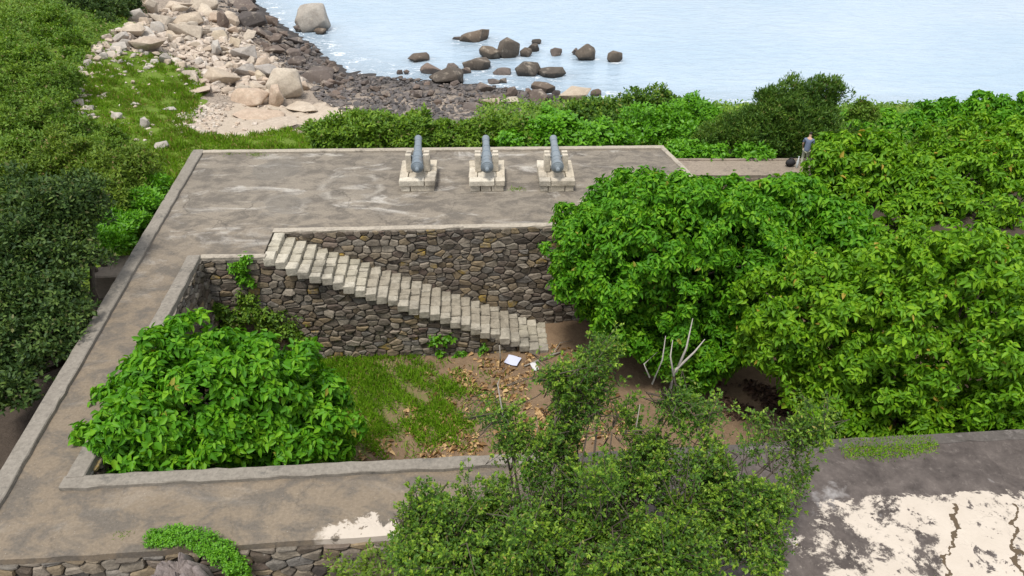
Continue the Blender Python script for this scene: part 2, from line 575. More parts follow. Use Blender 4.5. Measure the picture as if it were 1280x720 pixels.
M['skin'] = plain('skin', (.42, .26, .18), (.52, .33, .24), .6)
M['shirt'] = plain('blue_grey_shirt', (.10, .125, .19), (.16, .195, .28), .9)
M['trousers'] = plain('pale_khaki_trousers', (.34, .36, .27), (.46, .47, .37), .9)
M['hair'] = plain('dark_hair', (.012, .01, .01), (.03, .026, .022), .6)
M['bag'] = plain('black_bag_fabric', (.014, .013, .015), (.035, .033, .036), .75)
M['bottle'] = plain('pale_plastic', (.50, .54, .55), (.66, .68, .68), .35)
M['paper'] = plain('paper', (.50, .52, .66), (.58, .60, .72), .7, 3)
M['paper2'] = plain('paper_cream', (.54, .53, .53), (.62, .61, .60), .7, 3)
M['stump'] = bark('weathered_stump', (.06, .045, .04), (.34, .29, .27))

# ------------------------------------------------------------------ world and sun
SUN_EL, SUN_AZ = R(70), R(-150)     # high, from behind the left shoulder of the camera
wd = bpy.data.worlds.new("World")
scene.world = wd
wd.use_nodes = True
wt = wd.node_tree
bg = wt.nodes["Background"]
sky = wt.nodes.new("ShaderNodeTexSky")
sky.sky_type = 'NISHITA'
sky.sun_disc = False
sky.sun_elevation = SUN_EL
sky.sun_rotation = SUN_AZ
sky.altitude = 20
sky.dust_density = 2.5
tc = wt.nodes.new("ShaderNodeTexCoord")
mp = wt.nodes.new("ShaderNodeMapping")
mp.inputs["Scale"].default_value = (1.6, 1.6, 4.0)
wt.links.new(tc.outputs["Generated"], mp.inputs[0])
nz = wt.nodes.new("ShaderNodeTexNoise")
nz.inputs["Scale"].default_value = 1.6; nz.inputs["Detail"].default_value = 7; nz.inputs["Roughness"].default_value = .6
wt.links.new(mp.outputs[0], nz.inputs["Vector"])
rp = wt.nodes.new("ShaderNodeValToRGB")
rp.color_ramp.elements[0].position = .34; rp.color_ramp.elements[0].color = (.45, .45, .45, 1)
rp.color_ramp.elements[1].position = .62; rp.color_ramp.elements[1].color = (.95, .95, .95, 1)
wt.links.new(nz.outputs["Fac"], rp.inputs[0])
mx = wt.nodes.new("ShaderNodeMix"); mx.data_type = 'RGBA'
wt.links.new(rp.outputs[0], mx.inputs[0])
wt.links.new(sky.outputs[0], mx.inputs[6])
mx.inputs[7].default_value = (9.2, 9.6, 10.2, 1)
wt.links.new(mx.outputs[2], bg.inputs[0])
bg.inputs[1].default_value = .085
sl = bpy.data.lights.new("sun", 'SUN')
sl.energy = 2.5
sl.angle = R(14)
sl.color = (1, .96, .89)
so = bpy.data.objects.new("sun", sl)
link(so)
# NISHITA: sun_rotation 0 = +Y, clockwise positive seen from above
sd = Vector((math.sin(SUN_AZ) * math.cos(SUN_EL), math.cos(SUN_AZ) * math.cos(SUN_EL), math.sin(SUN_EL)))
so.rotation_euler = sd.to_track_quat('Z', 'Y').to_euler()
so.location = (0, 0, 60)

vs = scene.view_settings
vs.view_transform = 'Standard'
vs.look = 'None'
vs.exposure = 0.5
vs.gamma = 1.0
cy = scene.cycles
cy.use_denoising = True
cy.max_bounces = 6
cy.diffuse_bounces = 3
cy.glossy_bounces = 2
cy.transmission_bounces = 4
cy.transparent_max_bounces = 4
cy.caustics_reflective = False
cy.caustics_refractive = False

# ------------------------------------------------------------------ terrain
SEA = -6.0
CPT = np.array([
    (-17.5, 34, -1.6), (-17.5, 25, -2.2), (-16, 14, -3.0), (-15, 5, -4), (0, 7, -4.6), (-8, 8, -4.4), (-20, 0, -4), (10, -10, -5), (40, -10, -4), (-50, -10, 0),
    (-24, 45, -2.0), (-30, 45, -1.5), (-38, 45, -.2), (-55, 45, 3), (-28, 32, -1.5), (-25, 22, -1.6), (-40, 25, 1), (-60, 20, 4), (-30, 8, -2.5),
    (-30, 58, -2.6), (-40, 60, .2), (-55, 60, 4), (-70, 60, 7), (-37, 76, -2.8), (-48, 76, .8), (-65, 90, 6), (-42, 95, -2.5), (-55, 110, 2), (-36, 96, -5.2),
    (-18, 51, -4.4), (-18.5, 58, -4.7), (-26, 58, -3.4), (-27, 70, -4.0), (-22, 66, -4.9), (-28, 82, -4.7),
    (-10, 40, -2.2), (0, 40, -1.8), (0, 45, -2.6), (-8, 50, -4), (0, 53, -4.6), (-8, 58, -5.2), (10, 40, -1.8), (10, 50, -3.6), (20, 34, -.9), (12, 33, -1.2), (20, 44, -1.8), (32, 30, -.6),
    (32, 42, -1.4), (50, 40, -1), (70, 35, 0), (50, 20, -1), (30, 52, -4.2), (60, 50, -4.4), (20, 54, -5),
    # waterline
    (-31, 94, -6), (-26, 84, -6), (-19.5, 74, -6), (-15, 67.6, -6), (-10, 65.6, -6), (-5, 64.6, -6), (1, 62, -6), (7, 60, -6), (20, 58, -6), (40, 57, -6), (70, 56, -6), (-36, 110, -6),
    # sea bed
    (-20, 95, -9), (-10, 78, -8.5), (0, 72, -8.5), (15, 68, -9), (40, 70, -10), (80, 70, -10), (10, 100, -12), (60, 110, -13), (-25, 120, -12)], float)


def tps(r2):
    return .5 * r2 * np.log(r2 + 1e-6)


def fit(C):
    n = len(C)
    d2 = ((C[:, None, :2] - C[None, :, :2]) ** 2).sum(-1)
    A = np.zeros((n + 3, n + 3))
    A[:n, :n] = tps(d2) + np.eye(n) * 6.0
    Q = np.c_[np.ones(n), C[:, :2]]
    A[:n, n:] = Q; A[n:, :n] = Q.T
    b = np.r_[C[:, 2], 0, 0, 0]
    return np.linalg.solve(A, b)


TW = fit(CPT)


def zt(x, y):
    x = np.atleast_1d(np.asarray(x, float)); y = np.atleast_1d(np.asarray(y, float))
    n = len(CPT)
    d2 = (x[:, None] - CPT[None, :, 0]) ** 2 + (y[:, None] - CPT[None, :, 1]) ** 2
    return tps(d2) @ TW[:n] + TW[n] + TW[n + 1] * x + TW[n + 2] * y


def z1(x, y):
    return float(zt(x, y)[0])


def onT(px, py):
    """survey point on the terrain (or the sea surface)"""
    d = ray(px, py)
    t = np.arange(18, 150, .3)
    P = d[None, :] * t[:, None]
    z = np.maximum(zt(P[:, 0], P[:, 1]), SEA)
    below = (CAMZ + P[:, 2]) < z
    i = int(np.argmax(below)) if below.any() else len(t) - 1
    return np.array([P[i, 0], P[i, 1], z[i]])


def inpoly(x, y, poly):
    x = np.asarray(x); y = np.asarray(y)
    inside = np.zeros(x.shape, bool)
    n = len(poly)
    for i in range(n):
        x1, y1 = poly[i]; x2, y2 = poly[(i + 1) % n]
        c = ((y1 > y) != (y2 > y)) & (x < (x2 - x1) * (y - y1) / (y2 - y1 + 1e-12) + x1)
        inside ^= c
    return inside


# key survey points of the battery
B_BL, B_BR = G(243, 190), G(829, 184)
B_FL = G(-62, 702)
OUT_L0 = G(0, 597)
E_R = G(862, 216)


def EDX(y): return B_BL[0] + (B_BL[1] - y) / (B_BL[1] - OUT_L0[1]) * (OUT_L0[0] - B_BL[0])


K_FO = [G(-62, 703), G(0, 700), G(140, 692), G(286, 682), G(380, 676), G(472, 670), G(560, 664)]
K_FI0, K_FI1 = G(106, 600), G(1480, 527)      # courtyard side of the near walk
K_LI0, K_LI1 = G(106, 600), G(250, 323)
ST_A = G(328, 322)          # front corner at the top of the stair
ST_B = G(341, 290)          # back corner at the top of the stair
FW_0, FW_1 = G(341, 290), G(905, 278)         # retaining wall under the gun floor
TX = 3.0                     # where the limewashed deck steps forward
FLOORZ = -5.3
foot = [(B_BL[0] + 1.7, B_BL[1] - .9), (B_FL[0] + 1.7, B_FL[1] + 1.3), (TX + 1, 10.8), (TX + 1, 3), (30, 3), (30, 25), (9.5, 31.0), (B_BR[0] - .6, B_BR[1] - .9)]

xs = np.concatenate([np.arange(-110, -48, 4), np.arange(-48, 34, .8), np.arange(34, 111, 4)])
ys = np.concatenate([np.arange(-14, 2, 4), np.arange(2, 100, .8), np.arange(100, 150, 5)])
X, Y = np.meshgrid(xs, ys)
xf, yf = X.ravel(), Y.ravel()
Z = zt(xf, yf)
Z0 = Z.copy()
lump = .12 * np.sin(xf * 1.7 + np.sin(yf * 1.3) * 1.5) * np.sin(yf * 1.9 + np.sin(xf * .9)) + .07 * np.sin(xf * 4.1 + yf * 2.2)
Z = Z + lump
Z = np.where(inpoly(xf, yf, foot), np.minimum(Z, -7.2), Z)
pxv, pyv = W2P(xf, yf, Z0)
GRASS_PX = [(-600, 900), (-600, -200), (60, -60), (140, 60), (200, 70), (262, 100), (250, 125), (270, 140), (225, 165), (300, 172), (380, 165), (420, 150), (520, 150), (600, 150), (760, 125), (1400, 100), (1400, 600)]
SAND_PX = [(228, 168), (262, 140), (300, 128), (345, 134), (395, 130), (440, 132), (425, 152), (375, 163), (300, 174)]
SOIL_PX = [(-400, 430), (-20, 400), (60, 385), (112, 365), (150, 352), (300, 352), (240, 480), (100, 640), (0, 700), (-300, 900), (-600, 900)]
cover = np.zeros((len(xf), 4), np.float32)
cover[:, 0] = inpoly(pxv, pyv, GRASS_PX)
cover[:, 1] = inpoly(pxv, pyv, SAND_PX)
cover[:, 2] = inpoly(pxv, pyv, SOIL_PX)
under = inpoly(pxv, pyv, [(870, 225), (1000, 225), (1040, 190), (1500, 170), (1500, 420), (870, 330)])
cover[(xf < -34) & (pxv < 165), 0] = 1
cover[(xf < -46) | ((xf < -36) & (yf > 88)), 0] = 1
cover[under, 0] = 0; cover[under, 2] = 1  # shade in the gaps between crowns, put into the ground as dark soil colour
cover[:, 3] = 1
nx, ny = len(xs), len(ys)
idx = np.arange(nx * ny).reshape(ny, nx)
F = np.stack([idx[:-1, :-1].ravel(), idx[:-1, 1:].ravel(), idx[1:, 1:].ravel(), idx[1:, :-1].ravel()], 1)
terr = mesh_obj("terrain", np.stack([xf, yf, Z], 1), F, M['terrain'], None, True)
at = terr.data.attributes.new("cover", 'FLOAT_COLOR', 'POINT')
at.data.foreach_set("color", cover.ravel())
tag(terr, "grassy and stony hillside falling to the shore", None, None, "structure")

# ------------------------------------------------------------------ sea
SEA_ROCKS = [
    (389, 40, 41, 36, "seap", "tall blocky grey boulder standing in the water near the shore"),
    (374, 40, 16, 10, "dark", "dark wet rock at the foot of the tall blocky grey boulder, shore side"),
    (401, 43, 17, 9, "sea", "low grey rock at the foot of the tall blocky grey boulder, sea side"),
    (593, 54, 42, 17, "sea", "low wide dark boulder farthest out in the sea"),
    (571, 50, 10, 5, "dark", "small flat rock at the tip of the low wide boulder farthest out"),
    (612, 74, 25, 18, "sea", "dark rounded boulder beside the tall brown boulder in the sea"),
    (636, 73, 27, 26, "sea", "tall brown boulder with a pale top standing in the sea"),
    (657, 71, 15, 13, "sea", "dark rock in the little cluster beside the tall brown boulder"),
    (667, 65, 15, 12, "sea", "jagged brown rock at the middle of the little cluster in the sea"),
    (671, 55, 14, 7, "sea", "low grey rock at the back of the little cluster in the sea"),
    (696, 70, 14, 10, "dark", "small pointed rock standing alone in the open water"),
    (733, 76, 26, 22, "sea", "round tan boulder with a small dark rock at its side"),
    (719, 69, 9, 9, "dark", "small dark rock touching the round tan boulder"),
    (769, 78, 19, 15, "sea", "round boulder standing farthest along the sea, past the tan one"),
    (523, 77, 28, 12, "sea", "low dark rock lying apart off the pebble shore"),
    (598, 88, 37, 18, "sea", "long dark boulder lying low in the water, nearer than the tall brown one"),
    (541, 93, 30, 16, "dark", "dark slab rock leaning at the edge of the pebble shore"),
    (566, 88, 17, 8, "dark", "small dark block between the slab rock and the long boulder"),
    (560, 105, 44, 22, "sea", "broad brown jagged rock at the edge of the pebble shore"),
    (582, 93, 13, 9, "dark", "small dark rock beside the long dark boulder"),
    (629, 94, 22, 10, "dark", "small dark boulder beside the double grey boulders"),
    (659, 95, 31, 20, "sea", "taller of the two joined grey boulders in the shallows"),
    (687, 97, 42, 14, "sea", "long flat one of the two joined grey boulders in the shallows"),
    (607, 116, 24, 16, "dark", "dark upright rock at the water's edge with gravel round it"),
    (618, 105, 15, 6, "dark", "low flat rock between the shallows boulders and the dark upright rock"),
    (629, 104, 9, 7, "dark", "tiny dark rock beside the low flat rock in the shallows"),
    (679, 117, 28, 16, "sea", "rounded grey boulder behind the pale cream rock"),
    (696, 120, 11, 8, "dark", "small dark rock against the rounded grey boulder"),
    (638, 123, 17, 14, "dark", "dark upright rock among the pebbles nearest the hedge"),
    (718, 128, 42, 19, "pale", "pale cream boulder just behind the green hedge"),
    (745, 120, 16, 9, "sea", "dark rock behind the pale cream boulder"),
    (675, 129, 27, 15, "dark", "brown boulder between the hedge and the rounded grey boulder"),
    (612, 133, 24, 11, "pale", "pale flat rock at the end of the pebble shore"),
    (636, 133, 25, 11, "pale", "long pale rock beside the pale flat one near the hedge"),
    (592, 139, 24, 11, "dark", "reddish brown flat rock among the pebbles by the hedge"),
    (499, 93, 8, 6, "dark", "tiny dark rock washed by foam, first of a pair"),
    (508, 93, 8, 6, "dark", "tiny dark rock washed by foam, second of a pair"),
]
xs = np.concatenate([-np.geomspace(2500, 62, 22), np.arange(-60, 60, .6), np.geomspace(62, 2500, 22)])
ys = np.concatenate([np.arange(46, 112, .6), np.geomspace(114, 5000, 34)])
X, Y = np.meshgrid(xs, ys)
xf, yf = X.ravel(), Y.ravel()
dz = SEA - zt(np.clip(xf, -100, 100), np.clip(yf, 0, 120))
shal = np.clip(1 - dz / 1.6, 0, 1)
shal[yf > 118] = 0
for (px, py, w, h, k, lab) in SEA_ROCKS:
    p = G(px, py, SEA)
    wr_ = .62 * w / FPX * depth_of(p)
    d2 = ((xf - p[0]) / (wr_ * 1.25)) ** 2 + ((yf - p[1] - wr_ * .35) / (wr_ * 1.1)) ** 2
    shal = np.maximum(shal, .70 * np.exp(-np.maximum(d2 - .8, 0) * 1.6))
nx, ny = len(xs), len(ys)
idx = np.arange(nx * ny).reshape(ny, nx)
F = np.stack([idx[:-1, :-1].ravel(), idx[:-1, 1:].ravel(), idx[1:, 1:].ravel(), idx[1:, :-1].ravel()], 1)
sea = mesh_obj("sea_water", np.stack([xf, yf, np.full_like(xf, SEA)], 1), F, M['sea'], None, True)
at = sea.data.attributes.new("shallow", 'FLOAT', 'POINT')
at.data.foreach_set("value", shal.astype(np.float32))
tag(sea, "pale blue rippled sea", None, None, "structure")


# ------------------------------------------------------------------ paving
def resample(pts, step):
    out = []
    for a, b in zip(pts[:-1], pts[1:]):
        a, b = np.array(a, float), np.array(b, float)
        n = max(1, int(np.linalg.norm(b - a) / step))
        for i in range(n): out.append(a + (b - a) * i / n)
    out.append(np.array(pts[-1], float))
    return out


def slab(name, pts, ztop, thick, mat, jit=.0, step=.5):
    P = resample([(p[0], p[1], 0) for p in pts] + [(pts[0][0], pts[0][1], 0)], step)[:-1]
    P = [p + np.r_[RNG.normal(0, jit, 2), 0] for p in P]
    bm = bmesh.new()
    vt = [bm.verts.new((p[0], p[1], ztop)) for p in P]
    f = bm.faces.new(vt)
    if f.calc_area() and f.normal.z < 0: f.normal_flip()
    f.normal_update()
    if f.normal.z < 0: f.normal_flip()
    r = bmesh.ops.extrude_face_region(bm, geom=[f])
    nv = [g for g in r['geom'] if isinstance(g, bmesh.types.BMVert)]
    bmesh.ops.translate(bm, verts=nv, vec=(0, 0, -thick))
    bmesh.ops.recalc_face_normals(bm, faces=bm.faces)
    bmesh.ops.triangulate(bm, faces=bm.faces)
    me = bpy.data.meshes.new(name)
    bm.to_mesh(me); bm.free()
    me.materials.append(mat)
    return link(bpy.data.objects.new(name, me))


poly = [B_BL, OUT_L0] + K_FO + [(TX, K_FO[-1][1] + .3, 0), (TX, 3.0, 0), (30, 3.0, 0), (30, K_FI1[1] + .2, 0), K_FI1, K_FI0, K_LI1, ST_A, ST_B, FW_1, E_R, B_BR]
pav = slab("pavement", poly, 0.0, .22, M['concrete'], .012)
tag(pav, "weathered concrete floor of the gun battery and its walks", None, None, "structure")


def kerb(pts, width, h0, h1, mat, side=1, jit=.010, step=.35):
    """raised strip along a polyline, width to one side"""
    P = resample(pts, step)
    V, F = [], []
    n = len(P)
    for i, p in enumerate(P):
        t = P[min(i + 1, n - 1)] - P[max(i - 1, 0)]
        t = t / np.linalg.norm(t[:2])
        nn = np.array([-t[1], t[0], 0]) * side
        j = RNG.normal(0, jit, 8)
        V += [p + nn * (j[0] * .5) + (0, 0, h0 - p[2]), p + nn * j[1] + (0, 0, h1 - .025 + j[2] * .3 - p[2]), p + nn * (.03 + j[3] * .3) + (0, 0, h1 + j[4] * .4 - p[2]),
              p + nn * (width - .03 + j[5] * .3) + (0, 0, h1 + j[4] * .4 - p[2]), p + nn * (width + j[6]) + (0, 0, h1 - .025 - p[2]), p + nn * (width + j[6]) + (0, 0, h0 - p[2])]
    for i in range(n - 1):
        for k in range(5):
            F.append((i * 6 + k, (i + 1) * 6 + k, (i + 1) * 6 + k + 1, i * 6 + k + 1))
    F.append((0, 1, 2, 3, 4, 5)); F.append(tuple((n - 1) * 6 + k for k in (5, 4, 3, 2, 1, 0)))
    o = mesh_obj("kerb", V, F, mat)
    bm = bmesh.new(); bm.from_mesh(o.data); bmesh.ops.recalc_face_normals(bm, faces=bm.faces); bm.to_mesh(o.data); bm.free()
    return o


def vec(p, dx=0, dy=0): return np.array([p[0] + dx, p[1] + dy, 0.0])


tag(kerb([vec(B_BL, -.03), vec(OUT_L0, -.03), vec(B_FL, -.03)], .52, -.1, .13, M['kerb'], 1), None, None, None, "structure")
tag(kerb([vec(B_BL, -.02, .03), vec(B_BR, 0, .03)], .32, -.1, .11, M['kerb_pale'], -1), None, None, None, "structure")
tag(kerb([vec(K_LI1, .03, .05), vec(K_LI0, .03, -.0)], .50, -.1, .14, M['kerb'], -1), None, None, None, "structure")
tag(kerb([vec(K_LI0, -.5, .03), vec(G(700, 568.5), 0, .03)], .40, -.1, .13, M['kerb'], -1, .014), None, None, None, "structure")
tag(kerb([vec(G(700, 568.5), .02, .03), vec(K_FI1, 0, .03)], .36, -.1, .035, M['kerb_dark'], -1, .014), None, None, None, "structure")
tag(kerb([vec(K_LI1, .0, -.03), vec(ST_A, .1, -.03)], .28, -.1, .05, M['kerb_pale'], 1), None, None, None, "structure")
tag(kerb([vec(ST_B, .0, -.03), vec(FW_1, 0, -.03)], .30, -.1, .045, M['kerb_pale'], 1, .02), None, None, None, "structure")
tag(kerb([vec(B_BR, .03, .0), vec(E_R, .03, 0), vec(FW_1, .03, 0)], .26, -.1, .07, M['kerb_pale'], -1), None, None, None, "structure")


# ------------------------------------------------------------------ rubble walls
def clip(poly, a, b, c):
    out = []
    n = len(poly)
    for i in range(n):
        p, q = poly[i], poly[(i + 1) % n]
        dp, dq = a * p[0] + b * p[1] - c, a * q[0] + b * q[1] - c
        if dp <= 0: out.append(p)
        if (dp < 0 < dq) or (dq < 0 < dp):
            t = dp / (dp - dq)
            out.append((p[0] + (q[0] - p[0]) * t, p[1] + (q[1] - p[1]) * t))
    return out


def rubble_cells(bound, w, asp, gap, rs):
    us = [p[0] for p in bound]; vs_ = [p[1] for p in bound]
    u0, u1, v0, v1 = min(us), max(us), min(vs_), max(vs_)
    h = w / asp
    seeds = []
    v = v0 + h * .4
    while v < v1 + h:
        u = u0 - w * rs.random()
        rowh = h * rs.uniform(.75, 1.3)
        while u < u1 + w:
            ww = w * rs.choice([.55, .8, 1.0, 1.35, 1.7])
            if rs.random() < .18:
                seeds.append((u + ww * .4, v + rowh * .28)); seeds.append((u + ww * .45, v - rowh * .28))
            else:
                seeds.append((u + ww / 2 + rs.normal(0, .08 * w), v + rs.normal(0, .16 * h)))
            u += ww
        v += rowh
    S = np.array(seeds)
    cells = []
    for i, (a, b) in enumerate(S):
        if not (u0 - w < a < u1 + w and v0 - h < b < v1 + h): continue
        cell = [tuple(p) for p in bound]
        d = ((S[:, 0] - a) / asp) ** 2 + (S[:, 1] - b) ** 2
        for j in np.argsort(d)[1:22]:
            c_, d_ = S[j]
            nx_, ny_ = (c_ - a) / asp ** 2, (d_ - b)
            L = math.hypot(nx_, ny_)
            nx_, ny_ = nx_ / L, ny_ / L
            mx_, my_ = (a + c_) / 2, (b + d_) / 2
            cell = clip(cell, nx_, ny_, nx_ * mx_ + ny_ * my_ - gap * rs.choice([.15, .3, .5, .9]))
            if len(cell) < 3: break
        if len(cell) >= 3:
            ar = .5 * abs(sum(cell[k][0] * cell[(k + 1) % len(cell)][1] - cell[(k + 1) % len(cell)][0] * cell[k][1] for k in range(len(cell))))
            if ar > .004: cells.append(cell)
    return cells


def rubble(mb, bound, fmap, seed, w=.45, asp=1.55, gap=.034, proud=.08):
    rs = np.random.default_rng(seed)
    for cell in rubble_cells(bound, w, asp, gap, rs):
        # cut corners
        P = []
        n = len(cell)
        for k in range(n):
            p, q = np.array(cell[k]), np.array(cell[(k + 1) % n])
            P += [p * .86 + q * .14, p * .14 + q * .86]
        P = np.array(P)
        P += rs.normal(0, .008, P.shape)
        c = P.mean(0)
        hgt = proud * rs.uniform(.35, 1.5)
        tu, tv = rs.normal(0, .08, 2)
        m = len(P)
        V = []
        size = np.sqrt(((P - c) ** 2).sum(1)).mean()
        for sc, hh in ((1.0, -.06), (.99, hgt * .45), (.93, hgt * .85), (.72, hgt)):
            for p in P:
                q = c + (p - c) * sc
                V.append(fmap(q[0], q[1], hh + ((q[0] - c[0]) * tu + (q[1] - c[1]) * tv if hh > 0 else 0) + (rs.normal(0, .006) if hh > 0 else 0)))
        V.append(fmap(c[0], c[1], hgt * rs.uniform(.9, 1.15)))
        F = []
        for r_ in range(3):
            for k in range(m):
                k2 = (k + 1) % m
                F.append((r_ * m + k, r_ * m + k2, r_ * m + m + k2, r_ * m + m + k))
        for k in range(m):
            F.append((3 * m + k, 3 * m + (k + 1) % m, 4 * m))
        mb.add(V, F)


def wallmap(a, b, side=-1):
    a, b = np.array(a[:2]), np.array(b[:2])
    L = np.linalg.norm(b - a)
    t = (b - a) / L
    nn = np.array([-t[1], t[0]]) * side
    def f(u, v, h):
        p = a + t * u + nn * h
        return (p[0], p[1], v)
    return f, L


def fixn(o):
    bm = bmesh.new(); bm.from_mesh(o.data); bmesh.ops.recalc_face_normals(bm, faces=bm.faces); bm.to_mesh(o.data); bm.free()
    return o


def prism(mb, pts, z0, z1_):
    n = len(pts)
    V = [(p[0], p[1], z0) for p in pts] + [(p[0], p[1], z1_) for p in pts]
    F = [tuple(range(n - 1, -1, -1)), tuple(range(n, 2 * n))] + [(i, (i + 1) % n, n + (i + 1) % n, n + i) for i in range(n)]
    mb.add(V, F)


def stone_wall(label, a, b, bound, core_pts, seed, side=-1, zc=(-6.9, -.225), **kw):
    mid = (np.array(a[:2]) + np.array(b[:2])) / 2
    e = empty("stone_wall", (0, 0, 0), label, "wall")
    f, L = wallmap(a, b, side)
    mb = MB(); rubble(mb, bound(L), f, seed, **kw)
    fixn(mb.build("stone_facing", M['rubble'], e))
    if core_pts is not None:
        m2 = MB(); prism(m2, core_pts, *zc)
        fixn(m2.build("mortar_core", M['core'], e))
    return e


# retaining wall below the guns
stone_wall("tall rubble stone retaining wall below the row of cannons, behind the stair", FW_0, FW_1,
           lambda L: [(0, -5.5), (L, -5.5), (L, -.03), (0, -.03)],
           [vec(FW_0), vec(FW_1), vec(E_R), vec(B_BR), vec(B_BL, .03, -.03), (EDX(FW_0[1] - .6) + .1, FW_0[1] - .6)][::1], 3)
# stair flank wall
ex = (np.array(G(682, 440, FLOORZ))[:2] - np.array(ST_A[:2]))
STL = np.linalg.norm(ex); ex = ex / STL
ey = np.array([-ex[1], ex[0]])
NST = 27
RUN, RISE = (STL + .1) / NST, 5.3 / NST
LW = K_LI1                                   # corner of the left inner wall
pre = np.linalg.norm(np.array(ST_A[:2]) - np.array(LW[:2]))
swf, _ = wallmap((LW[0], LW[1]), (LW[0] + ex[0] * 20, LW[1] + ex[1] * 20), -1)
e = empty("stone_wall", (0, 0, 0), "rubble stone flank of the open stair, sloping down with its steps", "wall")
mb = MB()
rubble(mb, [(0.0, -5.5), (pre + STL + .25, -5.5), (pre + STL + .25, -5.48), (pre + .2, -.42), (pre, -.06), (0, -.06)], swf, 5)
fixn(mb.build("stone_facing", M['rubble'], e))
m2 = MB()
DST = 2.1                                    # stair width
p0 = np.array(LW[:2]) + ey * .0
A = lambda u, w, z: (p0[0] + ex[0] * u + ey[0] * w, p0[1] + ex[1] * u + ey[1] * w, z)
V = [A(.0, .01, -6.5), A(pre + STL, .01, -6.5), A(pre + STL, .01, -5.7), A(pre + .1, .01, -.6), A(0, .01, -.225),
     A(.0, DST, -6.5), A(pre + STL, DST, -6.5), A(pre + STL, DST, -5.7), A(pre + .1, DST, -.6), A(0, DST, -.225)]
m2.add(V, [(0, 1, 2, 3, 4), (9, 8, 7, 6, 5), (0, 5, 6, 1), (1, 6, 7, 2), (2, 7, 8, 3), (3, 8, 9, 4), (4, 9, 5, 0)])
fixn(m2.build("mortar_core", M['core'], e))
# left inner wall (faces the courtyard)
stone_wall("rubble stone wall below the narrow side walk, facing the courtyard", K_LI1, K_LI0,
           lambda L: [(0, -5.5), (L, -5.5), (L, -.06), (0, -.06)],
           [vec(K_LI1, -.02), vec(K_LI0, -.02), vec(B_FL, .1, .8), vec(OUT_L0, .05), (EDX(FW_0[1] - .62) + .1, FW_0[1] - .62)], 8, 1, w=.42)
# near outer wall
fr0, fr1 = K_FO[0], K_FO[-1]
stone_wall("low rubble stone outer wall under the near walk, mossy stump against it", fr0, (TX, K_FO[-1][1] + .3),
           lambda L: [(0, -4.9), (L, -4.9), (L, -.2), (0, -.2)],
           [vec(fr0, .05, .05), (TX, fr1[1] + .33), (30, 11.9), vec(K_FI1, 0, -.03), vec(K_LI0, .0, -.03), vec(B_FL, .15, .78)], 12, -1, w=.5)
m2 = MB(); prism(m2, [(TX + .05, 3.05), (29.9, 3.05), (29.9, 11.8), (TX + .05, 11.2)], -6.9, -.23)
tag(fixn(m2.build("wall", M['core'])), "masonry base under the peeling whitewashed deck", "wall")

# ------------------------------------------------------------------ stair
est = empty("stone_stair", (ST_A[0], ST_A[1], 0), "pale granite stair of narrow steps descending along the courtyard wall", "stairs")
org = np.array(ST_A[:2])
DUP = np.linalg.norm(np.array(ST_B[:2]) - org)
rz = math.atan2(ex[1], ex[0])
for i in range(NST):
    top = -RISE * i - .02
    if i == NST - 1: top = FLOORZ + RISE
    mb = MB()
    n = random.choice([3, 4, 4, 5])
    cuts = sorted([0] + [(k + random.uniform(-.25, .25)) / n for k in range(1, n)] + [1])
    w0, w1 = -.12 + random.uniform(-.09, .09), DST - .06
    for k in range(n):
        a, b = w0 + (w1 - w0) * cuts[k], w0 + (w1 - w0) * cuts[k + 1] - .03
        hh = RISE + .16
        uc, wc = RUN * (i + .5) + random.uniform(-.015, .02) + .02, (a + b) / 2
        c = org + ex * uc + ey * wc
        mb.box((c[0], c[1], top - hh / 2 + random.uniform(-.03, .015)), (RUN + .015, b - a, hh), rz + random.uniform(-.04, .04), .011, .03)
    st = mb.build("step", M['granite'] if i < 9 or i > 23 else M['granite_worn'], est)
    st.matrix_parent_inverse = Matrix.Translation(-Vector(est.location))

# ------------------------------------------------------------------ courtyard floor
xs = np.arange(-14.5, 30.01, .35); ys = np.arange(11.5, 31, .35)
X, Y = np.meshgrid(xs, ys); xf, yf = X.ravel(), Y.ravel()
Z = FLOORZ + .05 * np.sin(xf * 1.3 + np.sin(yf)) * np.cos(yf * 1.1) + .03 * np.sin(xf * 3.1 + yf * 2.3) + np.clip((xf - 20) * .12, 0, 2)
Z = Z + .25 * np.exp(-((xf - 3) ** 2 + (yf - 27) ** 2) / 6)
px_, py_ = W2P(xf, yf, Z)
GR = [[(380, 450), (420, 440), (500, 448), (560, 470), (575, 500), (560, 540), (520, 545), (470, 560), (440, 600), (380, 600)], [(540, 500), (580, 510), (570, 540), (530, 540)]]
moss = np.zeros(len(xf), np.float32)
mj, mk = px_ + RNG.normal(0, 10, len(xf)), py_ + RNG.normal(0, 6, len(xf))
for g in GR: moss[inpoly(mj, mk, g)] = .5
nx, ny = len(xs), len(ys)
idx = np.arange(nx * ny).reshape(ny, nx)
F = np.stack([idx[:-1, :-1].ravel(), idx[:-1, 1:].ravel(), idx[1:, 1:].ravel(), idx[1:, :-1].ravel()], 1)
cf = mesh_obj("courtyard_ground", np.stack([xf, yf, Z], 1), F, M['soil'], None, True)
at = cf.data.attributes.new("moss", 'FLOAT', 'POINT'); at.data.foreach_set("value", moss)
tag(cf, "bare brown soil of the sunken courtyard", None, None, "structure")


def zc(x, y):
    z = FLOORZ + .05 * np.sin(x * 1.3 + np.sin(y)) * np.cos(y * 1.1) + .03 * np.sin(x * 3.1 + y * 2.3) + np.clip((x - 20) * .12, 0, 2)
    return z + .25 * np.exp(-((x - 3) ** 2 + (y - 27) ** 2) / 6)


